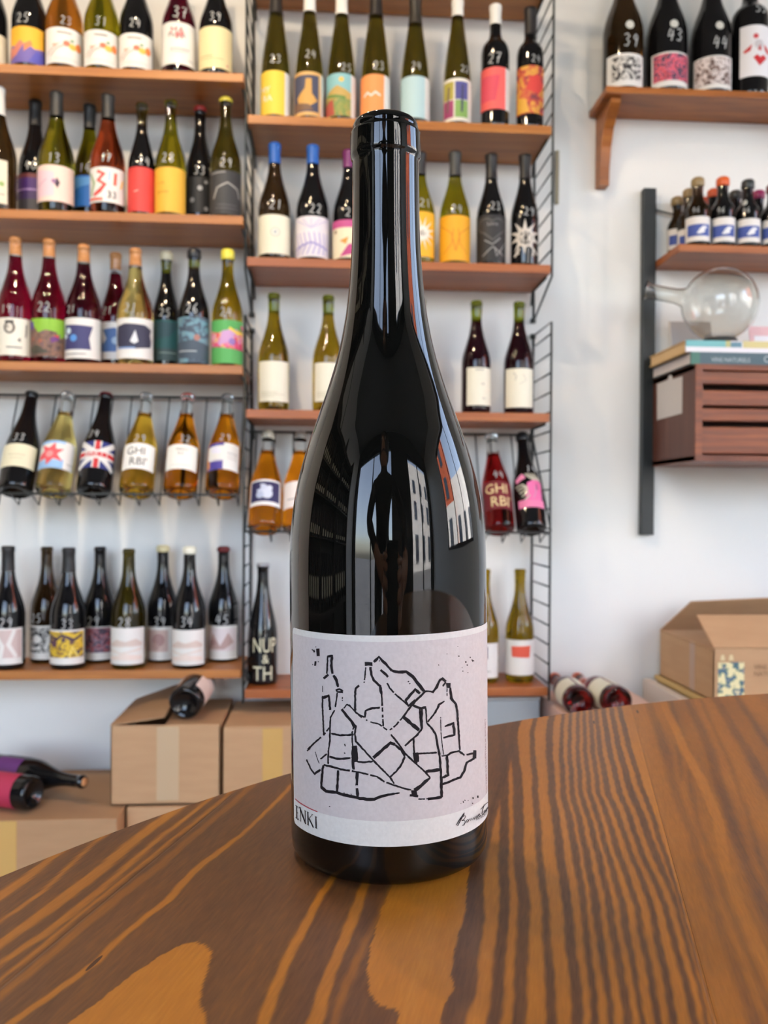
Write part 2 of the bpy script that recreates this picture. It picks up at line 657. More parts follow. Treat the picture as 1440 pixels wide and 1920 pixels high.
def art_polys(art, R, a0, a1, z0, z1, mats):
    W, Hh = R * (a1 - a0), z1 - z0
    S = lambda u, v: (R * a0 + W * u, z0 + Hh * v)
    out = []

    def mi(c):
        m = ink(c)
        if m not in mats:
            mats.append(m)
        return mats.index(m)
    for i, it in enumerate(art):
        k = it[0]
        lay = 1 + min(i, 5) * 0.5
        if k == 'r':
            _, u0, v0, u1, v1, c = it
            out.append(([S(u0, v0), S(u1, v0), S(u1, v1), S(u0, v1)], [(0, 1, 2, 3)], mi(c), lay))
        elif k == 'c':
            _, u, v, r, c = it[:5]
            ry = r if len(it) < 6 else it[5]
            cx, cz = S(u, v)
            n = 14
            out.append(([(cx + r * Hh * math.cos(2 * math.pi * q / n), cz + ry * Hh * math.sin(2 * math.pi * q / n)) for q in range(n)],
                        [tuple(range(n))], mi(c), lay))
        elif k == 'p':
            _, pts, c = it
            out.append(([S(*q) for q in pts], [tuple(range(len(pts)))], mi(c), lay))
        elif k == 'l':
            _, pts, w, c = it
            V2, F2 = ribbon([S(*q) for q in pts], w * Hh)
            out.append((V2, F2, mi(c), lay))
        elif k == 't':
            _, txt, u, v, hh, c = it[:6]
            sx = it[6] if len(it) > 6 else 1.0
            V2, F2 = text_vf(txt)
            cx, cz = S(u, v)
            q = hh * Hh / 0.7
            out.append(([(cx + x * q * sx, cz + y * q) for x, y in V2], F2, mi(c), lay))
    return out


def build_bottle(root, H, R, kind, glass, cap=None, labels=(), price=None, upper=None, fill=0.8, seg=28, capz=None):
    """parts of one bottle under root; local z is its axis, local -y its front.
    labels: list of (a0, a1, z0, z1, colour, art); price: (text, angle, z, height)"""
    prof = profile(kind, H, R)
    rf = lambda z: rad_at(prof, min(max(z, 0.012), H - .002))
    if upper:
        lo, hi = cut_profile(prof, fill * H)
        rev('wine', lo, G[glass], root, seg)
        if cap and cap[0] == 'cork':
            hi = [q for q in hi if q[1] < H - .0462]
            rr_ = rf(H - .046)
            hi += [(rr_, H - .046), (0, H - .046)]
        rev('glass_neck', hi, G[upper], root, seg)
    else:
        rev('glass', prof, G[glass], root, seg)
    if cap:
        typ, col = cap
        if typ == 'capsule':
            zc = capz if capz else .80 * H
            ps = [(rf(zc) + .0008, zc)]
            for fz in (.82, .86, .9, .95):
                if fz * H > zc + .004:
                    ps.append((rf(fz * H) + .0008, fz * H))
            ps += [(RN + .0018, .965 * H), (RN + .0018, H - .001), (RN - .001, H + .0012), (0, H + .0014)]
            rev('capsule', ps, mat('capsule_foil', col, .45), root, 20)
        elif typ == 'wax':
            zc = capz if capz else H - .022
            rev('wax_seal', [(rf(zc) + .0012, zc), (RN + .003, zc + .004), (RN + .0028, H - .003), (RN - .002, H + .002), (0, H + .0025)], mat('sealing_wax', col, .35), root, 20)
        elif typ == 'crown':
            rev('crown_cap', [(RN + .0015, H - .005), (RN + .0035, H - .0045), (RN + .002, H + .001), (RN - .002, H + .003), (0, H + .003)], mat('crown_metal', col, .3, metal=0.6), root, 20)
        elif typ == 'cork':
            rev('cork', [(0, H - .0458), (rf(H - .046), H - .0458)] + [q for q in prof if q[1] > H - .0455], M_CORKG, root, 20)
        elif typ == 'corkend':
            rev('cork', [(0, H - .002), (RN - .004, H - .002), (RN - .004, H + .001), (0, H + .001)], M_CORK, root, 20)
    for a0, a1, z0, z1, col, art in labels:
        own = root
        if col is not None:
            n = max(2, int((a1 - a0) / R_(7)))
            zs = [z0, z0 + (z1 - z0) * .5, z0 + (z1 - z0) * .8, z1]
            V, Fc = [], []
            for z in zs:
                r = rf(z) + .0006
                V += [(r * math.sin(a0 + (a1 - a0) * i / n), -r * math.cos(a0 + (a1 - a0) * i / n), z) for i in range(n + 1)]
            for j in range(len(zs) - 1):
                for i in range(n):
                    q = j * (n + 1) + i
                    Fc.append((q, q + 1, q + n + 2, q + n + 1))
            own = mobj('label', V, Fc, paper(col), root, smooth=True)
        if art:
            mats = []
            polys = art_polys(art, R, a0, a1, z0, z1, mats)
            V, Fc, MI = wrap(polys, rf, lambda s, z: s / R)
            mobj('artwork' if col is not None or len(art) > 1 else 'sticker', V, Fc, mats, own, MI)
    if price:
        txt, ac, zc, hh = price
        rc = rf(zc)
        polys = []
        rnd = random.Random(txt + str(round(H, 4)))
        wd = hh * 0.62
        s0 = -wd * 1.12 * (len(txt) - 1) / 2 - wd / 2
        for k, ch in enumerate(txt):
            for st in DIG[ch]:
                pts = [(s0 + k * wd * 1.12 + x * wd * .9 + rnd.uniform(-.05, .05) * wd + (y - .5) * hh * .08, zc + (y - .5) * hh) for x, y in st]
                V2, F2 = ribbon(pts, hh * .105)
                polys.append((V2, F2, 0, 1))
        V, Fc, MI = wrap(polys, rf, lambda s, z: ac + s / rc, eps0=.0004)
        mobj('price_marking', V, Fc, M_CHALK, root, MI)


def shelf_bottle(row, x, w, kind, glass, desc, ytop=None, H=None, cap=None, lab=None, art=(), num=None, Y=None, upper=None,
                 fill=.8, cy=None, extra=(), name='wine_bottle', cat='wine bottle'):
    Y = Y or row['Y']
    z = row['z']
    loc = P(x, 500, Y)
    R = w * Y / FPX / 2
    if H is None:
        H = P(x, ytop, Y).z - z
    root = empty(name, (loc.x, Y, z + .0005), (0, 0, math.atan2(-loc.x, Y)))
    tag(root, desc, cat, row['group'])
    A = lambda px: math.asin(max(-.995, min(.995, (px - x) / (w / 2))))
    zz = lambda px, py: P(px, py, Y - R).z - z
    labels = []
    for L, ar in ([(lab, art)] if lab else []) + list(extra):
        x0, x1, y0, y1, col = L
        xm = (x0 + x1) / 2
        labels.append((A(x0), A(x1), max(.006, zz(xm, y1)), zz(xm, y0), col, list(ar)))
    price = None
    if num:
        t, nx, ny, nh = num
        zn = P(nx, ny, Y - R * .8).z - z
        prof = profile(kind, H, R)
        rr = rad_at(prof, zn) * FPX / Y
        price = (t, math.asin(max(-.9, min(.9, (nx - x) / rr))), zn, nh * Y / FPX)
    capz = None
    if cy:
        capz = P(x, cy, Y).z - z
    build_bottle(root, H, R, kind, glass, cap, labels, price, upper, fill, capz=capz)
    return root
# ------------------------------------------------------------------ round table
TCX, TCY, TR = 0.4748, -0.0721, 0.7254
GA = R_(16.67)
GS, GC = math.sin(GA), math.cos(GA)


def to_uv(x, y):
    p = PZ(x, y, TABLE_Z)
    return p.x * GS + p.y * GC, p.x * GC - p.y * GS


def stripe(pts):
    """(pixel x, y, width) along a grain line -> arrays u, v centre, half width"""
    q = []
    for x, y, w in pts:
        u, v = to_uv(x, y)
        _, v0 = to_uv(x - w / 2, y)
        _, v1 = to_uv(x + w / 2, y)
        q.append((u, v, abs(v1 - v0) / 2))
    q.sort()
    return np.array(q).T


def crop_pts(pts, ox, oy, s):
    return [(ox + x / s, oy + y / s, w / s) for x, y, w in pts]


rows5 = (1375, 1487, 1600, 1700, 1900)
DARKS = [[(c, y, w) for (c, w), y in zip(s, rows5)] for s in (
    [(941, 11), (946, 15), (946, 20), (945, 20), (927, 25)],
    [(963, 15), (971, 19), (974, 20), (982, 24), (972, 26)],
    [(998, 9), (1003, 12), (1013, 13), (1022, 15), (1032, 20)],
    [(1030, 13), (1034, 14), (1052, 17), (1064, 19), (1081, 22)],
    [(1053, 7), (1055, 11), (1081, 15), (1095, 13), (1112, 15)],
    [(1068, 7), (1072, 10), (1101, 13), (1118, 17), (1142, 12)],
    [(1083, 7), (1088, 9), (1123, 12), (1144, 14), (1173, 17)],
    [(1096, 7), (1105, 9), (1141, 11), (1169, 15), (1199, 10)],
    [(1109, 8), (1122, 9), (1161, 13), (1196, 12), (1229, 15)],
    [(1121, 8), (1140, 12), (1184, 10), (1224, 13), (1258, 15)],
    [(1137, 10), (1162, 11), (1204, 11), (1250, 12), (1297, 15)],
    [(1154, 10), (1184, 14), (1228, 15), (1272, 9), (1320, 8)],
    [(1172, 10), (1207, 10), (1246, 9), (1281, 6), (1332, 4)])]
DARKS.append([(915, 1560, 16), (894, 1646, 26), (887, 1722, 40), (872, 1800, 50), (872, 1857, 42), (852, 1905, 46)])
LIGHTS = [crop_pts([(1090, 10, 25), (1000, 75, 35), (900, 150, 40), (830, 220, 44), (760, 310, 44), (650, 390, 38), (540, 480, 38), (440, 580, 42), (300, 680, 44), (180, 770, 46), (60, 850, 50)], 0, 1560, 2.4),
          crop_pts([(1440, 290, 36), (1380, 400, 45), (1310, 540, 50), (1260, 660, 54), (1210, 800, 60), (1190, 864, 60)], 0, 1560, 2.4),
          crop_pts([(385, 230, 60), (330, 400, 75), (280, 520, 78), (220, 680, 76), (170, 830, 90), (120, 1000, 100)], 560, 1600, 3.273)]
HALFS = [crop_pts([(440, 470, 40), (375, 620, 56), (320, 760, 70), (270, 900, 60), (220, 1040, 60)], 560, 1600, 3.273),
         crop_pts([(890, 0, 40), (720, 150, 55), (540, 290, 60), (360, 440, 60), (180, 590, 60), (30, 710, 60)], 0, 1560, 2.4)]
LEFTS = [crop_pts(s, 0, 1560, 2.4) for s in (
    [(10, 280, 70), (120, 205, 60), (245, 112, 40)], [(0, 405, 24), (200, 262, 30), (425, 50, 26)],
    [(0, 505, 60), (150, 400, 70), (300, 290, 80), (480, 150, 70), (640, 10, 60)],
    [(0, 590, 40), (200, 460, 50), (350, 345, 46), (480, 235, 40), (640, 95, 36), (720, 25, 30)],
    [(0, 660, 30), (160, 540, 30), (330, 400, 26)])]
RIGHTS = [crop_pts(s, 900, 1300, 2.667) for s in (
    [(870, 120, 40), (930, 300, 50), (1000, 560, 46), (1060, 700, 50), (1100, 850, 50)],
    [(1060, 70, 40), (1150, 290, 50), (1210, 480, 50), (1290, 740, 60), (1320, 850, 60)],
    [(1200, 60, 40), (1330, 280, 50), (1440, 480, 60)], [(1290, 30, 30), (1380, 160, 34), (1440, 260, 30)], [(960, 60, 24), (1000, 200, 26), (1045, 330, 22), (1060, 500, 26), (1085, 640, 24)],
    [(1120, 60, 14), (1190, 220, 16), (1280, 420, 18), (1350, 640, 20), (1400, 850, 22)], [(985, 250, 14), (1010, 400, 24), (1018, 440, 10)])]
RLIGHT = [crop_pts(s, 900, 1300, 2.667) for s in (
    [(1150, 200, 8), (1220, 330, 12), (1300, 480, 14), (1370, 640, 14), (1440, 790, 14)],
    [(815, 240, 10), (870, 440, 14), (920, 620, 20), (990, 850, 24)],
    [(1030, 300, 60), (1110, 430, 70), (1190, 640, 80), (1220, 850, 80)])]
BLOB1 = [(125, 1920), (200, 1866), (250, 1827), (300, 1793), (325, 1779), (352, 1768), (368, 1767), (385, 1772), (398, 1785), (394, 1818), (381, 1848), (379, 1885), (390, 1906), (391, 1990), (60, 1990)]
BLOB2 = [(770, 1600), (712, 1704), (694, 1771), (688, 1814), (694, 1863), (713, 1884), (749, 1896), (740, 1990), (815, 1990), (829, 1890), (852, 1857), (844, 1826), (850, 1783), (866, 1722), (881, 1640), (885, 1600)]


def in_poly(u, v, poly):
    ins = np.zeros(u.shape, bool)
    n = len(poly)
    for i in range(n):
        u0, v0 = poly[i]
        u1, v1 = poly[i - 1]
        if u0 == u1:
            continue
        cond = ((u0 > u) != (u1 > u)) & (v < (v1 - v0) * (u - u0) / (u1 - u0) + v0)
        ins ^= cond
    return ins


def wig(u, v, k, s):
    return (np.sin(u * 61 * k + v * 23 + s) + .6 * np.sin(u * 137 * k - v * 51 + 2.1 * s) + .4 * np.sin(u * 290 * k + v * 170 + s))


def band(u, v, st, ext=True, soft=.0011):
    vc = np.interp(u, st[0], st[1])
    hw = np.interp(u, st[0], st[2])
    k = np.clip((hw - np.abs(v - vc)) / soft + .5, 0, 1)
    if not ext:
        k = k * (u > st[0][0]) * (u < st[0][-1])
    return k


S_D = [stripe(s) for s in DARKS]
S_L = [stripe(s) for s in LIGHTS]
S_H = [stripe(s) for s in HALFS]
S_E = [stripe(s) for s in LEFTS]
S_R = [stripe(s) for s in RIGHTS]
S_RL = [stripe(s) for s in RLIGHT]
B1 = [to_uv(*p) for p in BLOB1]
B2 = [to_uv(*p) for p in BLOB2]


def grain(u, v, pl):
    w = v + .00030 * wig(u, v, .62, 1.0) + .00014 * np.sin(u * 520 + v * 400)
    if pl == 1:
        t = np.full(u.shape, .12)
        vs0 = np.interp(u, S_D[-1][0], S_D[-1][1])
        t = np.where(w > vs0, .86, t)
        for s in S_L:
            t = np.maximum(t, .82 * band(u, w, s))
        for s in S_H:
            t = np.maximum(t, .48 * band(u, w, s, soft=.002))
        for p in (B1, B2):
            t = np.where(in_poly(u, w + .0002 * wig(u, v, .6, 2), p), .92, t)
        for s in S_D:
            t = t * (1 - .9 * band(u, w, s))
    elif pl == 0:
        t = np.full(u.shape, .14)
        for s in S_E:
            t = np.maximum(t, .8 * band(u, w, s, soft=.0012))
    elif pl == 2:
        t = .62 + .1 * np.sin(w * 160 + .6 * wig(u, v, .3, 3))
        for i_, s in enumerate(S_R):
            t = t - .34 * band(u, w, s, ext=(i_ != len(S_R) - 1), soft=.0025)
        for s in S_RL:
            t = np.maximum(t, .85 * band(u, w, s, soft=.003))
    else:
        t = .5 + .38 * np.sign(np.sin((w + .02 * np.sin(u * 3 + pl)) * 240 + 2 * pl)) * (.6 + .4 * np.sin(w * 50 + pl))
    return np.clip(t, 0, 1)


def wood_table_mat():
    m = bpy.data.materials.new('stained_pine_planks')
    m.use_nodes = True
    nt = m.node_tree
    N, L = nt.nodes, nt.links
    b = N['Principled BSDF']
    at = N.new('ShaderNodeAttribute')
    at.attribute_name = 'grain'
    tc = N.new('ShaderNodeTexCoord')
    mp = N.new('ShaderNodeMapping')
    mp.inputs['Scale'].default_value = (1.0, 0.10, 1.0)
    n1 = N.new('ShaderNodeTexNoise')
    n1.inputs['Scale'].default_value = 900
    n1.inputs['Detail'].default_value = 4
    n2 = N.new('ShaderNodeTexNoise')
    n2.inputs['Scale'].default_value = 90
    n2.inputs['Detail'].default_value = 3
    L.new(tc.outputs['Object'], mp.inputs[0])
    L.new(mp.outputs[0], n1.inputs['Vector'])
    L.new(mp.outputs[0], n2.inputs['Vector'])
    # ragged edge of the grain lines
    ad = N.new('ShaderNodeMath')
    ad.operation = 'MULTIPLY_ADD'
    L.new(n1.outputs[0], ad.inputs[0])
    ad.inputs[1].default_value = 0.46
    L.new(at.outputs['Fac'], ad.inputs[2])
    ad2 = N.new('ShaderNodeMath')
    ad2.operation = 'MULTIPLY_ADD'
    L.new(n2.outputs[0], ad2.inputs[0])
    ad2.inputs[1].default_value = 0.38
    L.new(ad.outputs[0], ad2.inputs[2])
    rp = N.new('ShaderNodeValToRGB')
    el = rp.color_ramp.elements
    el[0].position = .18
    el[0].color = (*srgb(76, 49, 33), 1)
    el[1].position = 1.0
    el[1].color = (*srgb(200, 138, 54), 1)
    for p_, c_ in ((.34, (107, 71, 43)), (.60, (150, 96, 34)), (.80, (177, 115, 38))):
        e = el.new(p_)
        e.color = (*srgb(*c_), 1)
    sc_ = N.new('ShaderNodeMath')
    sc_.operation = 'MULTIPLY'
    sc_.inputs[1].default_value = .6
    L.new(ad2.outputs[0], sc_.inputs[0])
    L.new(sc_.outputs[0], rp.inputs[0])
    # short dark pores
    mp2 = N.new('ShaderNodeMapping')
    mp2.inputs['Scale'].default_value = (1.0, 0.16, 1.0)
    L.new(tc.outputs['Object'], mp2.inputs[0])
    vo = N.new('ShaderNodeTexVoronoi')
    vo.inputs['Scale'].default_value = 62
    L.new(mp2.outputs[0], vo.inputs['Vector'])
    lt = N.new('ShaderNodeMath')
    lt.operation = 'LESS_THAN'
    lt.inputs[1].default_value = .055
    L.new(vo.outputs['Distance'], lt.inputs[0])
    mx = N.new('ShaderNodeMix')
    mx.data_type = 'RGBA'
    L.new(lt.outputs[0], mx.inputs[0])
    L.new(rp.outputs[0], mx.inputs[6])
    mx.inputs[7].default_value = (*srgb(70, 42, 26), 1)
    L.new(mx.outputs[2], b.inputs['Base Color'])
    b.inputs['Roughness'].default_value = .36
    b.inputs['Specular IOR Level'].default_value = .34
    bp = N.new('ShaderNodeBump')
    bp.inputs['Strength'].default_value = .12
    bp.inputs['Distance'].default_value = .0004
    L.new(n1.outputs[0], bp.inputs['Height'])
    L.new(bp.outputs[0], b.inputs['Normal'])
    return m


M_TABLE = wood_table_mat()
table = tag(empty('round_table', (TCX, TCY, 0)), 'round wooden table of dark-stained pine planks in the foreground', 'table')
UC, VC = TCX * GS + TCY * GC, TCX * GC - TCY * GS
edges = [VC - TR, -.1663, .0392]
while edges[-1] + .2055 < VC + TR - .02:
    edges.append(edges[-1] + .2055)
edges.append(VC + TR)
for pl in range(len(edges) - 1):
    v0, v1 = edges[pl] + .00006, edges[pl + 1] - .00006
    fine = pl <= 2
    nv = max(6, int((v1 - v0) / ((.00055 if pl == 1 else .0008) if fine else .006)))
    vv = np.linspace(v0, v1, nv)
    if pl == 0:
        vv = v0 + (v1 - v0) * np.linspace(0, 1, nv) ** 1.5
    half = np.sqrt(np.maximum(TR ** 2 - (vv - VC) ** 2, 1e-8))
    s = np.concatenate([np.linspace(-1, 0, 20)[:-1], np.linspace(0, 1, 330)]) if fine else np.linspace(-1, 1, 60)
    nu = len(s)
    U = UC + half[:, None] * s[None, :]
    Vg = np.repeat(vv[:, None], nu, 1)
    t = grain(U, Vg, pl)
    Z = np.zeros_like(U)
    # softened joint between planks and softened rim
    edge = np.minimum(Vg - v0, v1 - Vg)
    Z -= np.where(edge < .0006, .0001, 0)
    top = np.stack([Vg, U, Z], -1).reshape(-1, 3)
    nT = len(top)
    bot = np.stack([Vg, U, Z * 0 - .03], -1)
    ring = [(i, 0) for i in range(nv)] + [(nv - 1, j) for j in range(1, nu)] + [(i, nu - 1) for i in range(nv - 2, -1, -1)] + [(0, j) for j in range(nu - 2, 0, -1)]
    bv = np.array([bot[i, j] for i, j in ring])
    Vt = np.concatenate([top, bv])
    Fc = []
    for i in range(nv - 1):
        r0 = i * nu
        Fc += [(r0 + j, r0 + nu + j, r0 + nu + j + 1, r0 + j + 1) for j in range(nu - 1)]
    k = len(ring)
    ids = [i * nu + j for i, j in ring]
    for q in range(k):
        q2 = (q + 1) % k
        Fc.append((ids[q], nT + q, nT + q2, ids[q2]))
    Fc.append(tuple(nT + q for q in range(k - 1, -1, -1)))
    o = mobj('plank', Vt.tolist(), Fc, M_TABLE, table)
    at = o.data.attributes.new('grain', 'FLOAT', 'POINT')
    at.data.foreach_set('value', np.concatenate([t.reshape(-1), np.full(k, .4)]).astype(np.float32))
    o.location = (-TCX, -TCY, TABLE_Z)
    o.rotation_euler = (0, 0, -GA)
rev('pedestal', [(0, .02), (.05, .02), (.05, .66), (.16, .7), (.16, .719), (0, .719)], M_STEEL, table)
rev('foot', [(0, 0), (.28, 0), (.28, .008), (.06, .03), (0, .03)], M_STEEL, table)

# ------------------------------------------------------------------ the bottle on the table
BD = .359
_b = CO + ray(734.2, 951) * BD
BX, BY = _b.x, _b.y
LEAN = Matrix.Rotation(-.0118, 3, Vector((CF.x, CF.y, 0)).normalized()) @ Matrix.Rotation(math.atan2(-BX, BY), 3, 'Z')
bott = tag(empty('wine_bottle', (BX, BY, TABLE_Z + .0003), LEAN.to_euler()),
           'large black wine bottle with line-drawn white label standing on the wooden table', 'wine bottle')
BZ0 = TABLE_Z


def sil(y, w):
    r = BD * math.sin(math.atan(w / 2 / FPX))
    return (r, ZC - BZ0 + (951 - y) * (BD - r * r / BD) / FPX)


RB = sil(1300, 369)[0]
zt = ZC - BZ0
PROFB = [(0, .03), (.012, .027), (.024, .014), (.031, .003), (.0345, 0), (.0375, .0003), (.0395, .0018), (RB * .993, .0045), (RB, .009),
         (RB, .09), (RB, sil(1060, 369)[1]), sil(1015, 366.5), sil(988, 362.5), sil(961, 356.5), sil(934, 348.5), sil(907, 338), sil(880, 324.5), sil(852, 308), sil(825, 290.5),
         sil(798, 271), sil(771, 251.5), sil(744, 232), sil(717, 213.5), sil(690, 196.5), sil(665, 182.5), sil(640, 170.5), sil(615, 160.5), sil(590, 152), sil(560, 144.5), sil(535, 139), sil(505, 134),
         sil(470, 129.5), sil(434, 127), sil(380, 125.2), sil(318, 124.6), sil(309, 124.6), sil(307, 124.8), sil(306.3, 125.2), sil(303, 127.2), sil(299.5, 130.4), sil(298, 131.4), sil(296, 132), sil(293, 132.2), sil(275, 132.2), sil(259, 131.8), sil(256, 131.4), sil(254.3, 130), sil(253.6, 128), sil(253.2, 124.5), sil(252.6, 123.2), sil(251, 122.8), sil(247, 122.6)]
rl = PROFB[-1][0]
PROFB += [(rl, zt + .1590), (rl - .0006, zt + .1604), (rl - .002, zt + .1613), (rl - .0034, zt + .1614), (.0096, zt + .1606), (.0092, zt + .158), (.0092, zt + .14), (0, zt + .14)]


def catmull(p, k=4):
    out = []
    for i in range(len(p) - 1):
        a, b, c, d = p[max(i - 1, 0)], p[i], p[i + 1], p[min(i + 2, len(p) - 1)]
        for j in range(k):
            t = j / k
            out.append(tuple(.5 * ((2 * b[q]) + (-a[q] + c[q]) * t + (2 * a[q] - 5 * b[q] + 4 * c[q] - d[q]) * t * t + (-a[q] + 3 * b[q] - 3 * c[q] + d[q]) * t ** 3) for q in (0, 1)))
    return out + [p[-1]]


_i0 = 9
_i1 = next(i for i, p in enumerate(PROFB) if abs(p[1] - sil(318, 124.6)[1]) < 1e-6)
PROFB = PROFB[:_i0] + catmull(PROFB[_i0:_i1 + 1]) + PROFB[_i1 + 1:]
M_BOTTLE = mat('near_black_bottle_glass', (.004, .0042, .0035), .025, ior=1.52)
gl = rev('glass', PROFB, M_BOTTLE, bott, 96)
gl.data.set_sharp_from_angle(angle=R_(38))
rev('cork', [(0, zt + .139), (.0091, zt + .139), (.0091, zt + .1575), (0, zt + .1575)], M_CORK, bott, 24)


LEANI = LEAN.transposed()


def hit(px, py):
    """arc length and height on the bottle's side where a pixel's ray meets it"""
    o_ = LEANI @ (CO - Vector((BX, BY, BZ0 + .0003)))
    d = LEANI @ ray(px, py)
    A = d.x ** 2 + d.y ** 2
    B = 2 * (o_.x * d.x + o_.y * d.y)
    Cc = o_.x ** 2 + o_.y ** 2 - RB * RB
    t = (-B - math.sqrt(max(B * B - 4 * A * Cc, 0))) / (2 * A)
    p = o_ + d * t
    return RB * math.atan2(p.x, -p.y), p.z


def wrapB(name, polys, mats, step=R_(3), eps=.00012, parent=None):
    V, Fc, MI = [], [], []
    V, Fc, MI = wrap([(v, f, m, 0) for v, f, m, l in polys], lambda z: RB, lambda s, z: s / RB, eps0=eps, step=step)
    return mobj(name, V, Fc, mats, parent or bott, MI)


# label sheet: outline in (arc, height), slightly crooked as in the photo
sL = hit(550.6, 1300)[0]
sR = hit(913.8, 1330)[0]
zT = hit(730, 1191.5)[1]
zB = hit(730, 1587.5)[1]
TILT = math.tan(R_(.35))


def rrect(s0, s1, z0, z1, r, n=5):
    pts = []
    for cx, cz, a0 in ((s1 - r, z0 + r, -90), (s1 - r, z1 - r, 0), (s0 + r, z1 - r, 90), (s0 + r, z0 + r, 180)):
        for i in range(n + 1):
            w = R_(a0 + 90 * i / n)
            pts.append((cx + r * math.cos(w), cz + r * math.sin(w)))
    return [(s, z + s * TILT) for s, z in pts]


lp = rrect(sL, sR, zB, zT, .0022)
M_LABEL = noise_mat('main_label_paper', [(0.3, srgb(230, 232, 232)), (0.7, srgb(237, 239, 239))], nscale=700, detail=3, rough=.62, bump=.03)
M_LABELG = noise_mat('main_label_tint', [(0.3, srgb(212, 208, 212)), (0.7, srgb(220, 216, 220))], nscale=700, detail=3, rough=.62, bump=.03)
lab = wrapB('label', [(lp, [tuple(range(len(lp)))], 0, 0)], [M_LABEL], step=R_(3), eps=.0002)
hz = zT - zB
tint = rrect(sL + .0006, sR - .0022, zB + hz * .121, zT - hz * .030, .0003, 1)
wrapB('tinted_print', [(tint, [tuple(range(len(tint)))], 0, 0)], [M_LABELG], step=R_(3), eps=.00026, parent=lab)

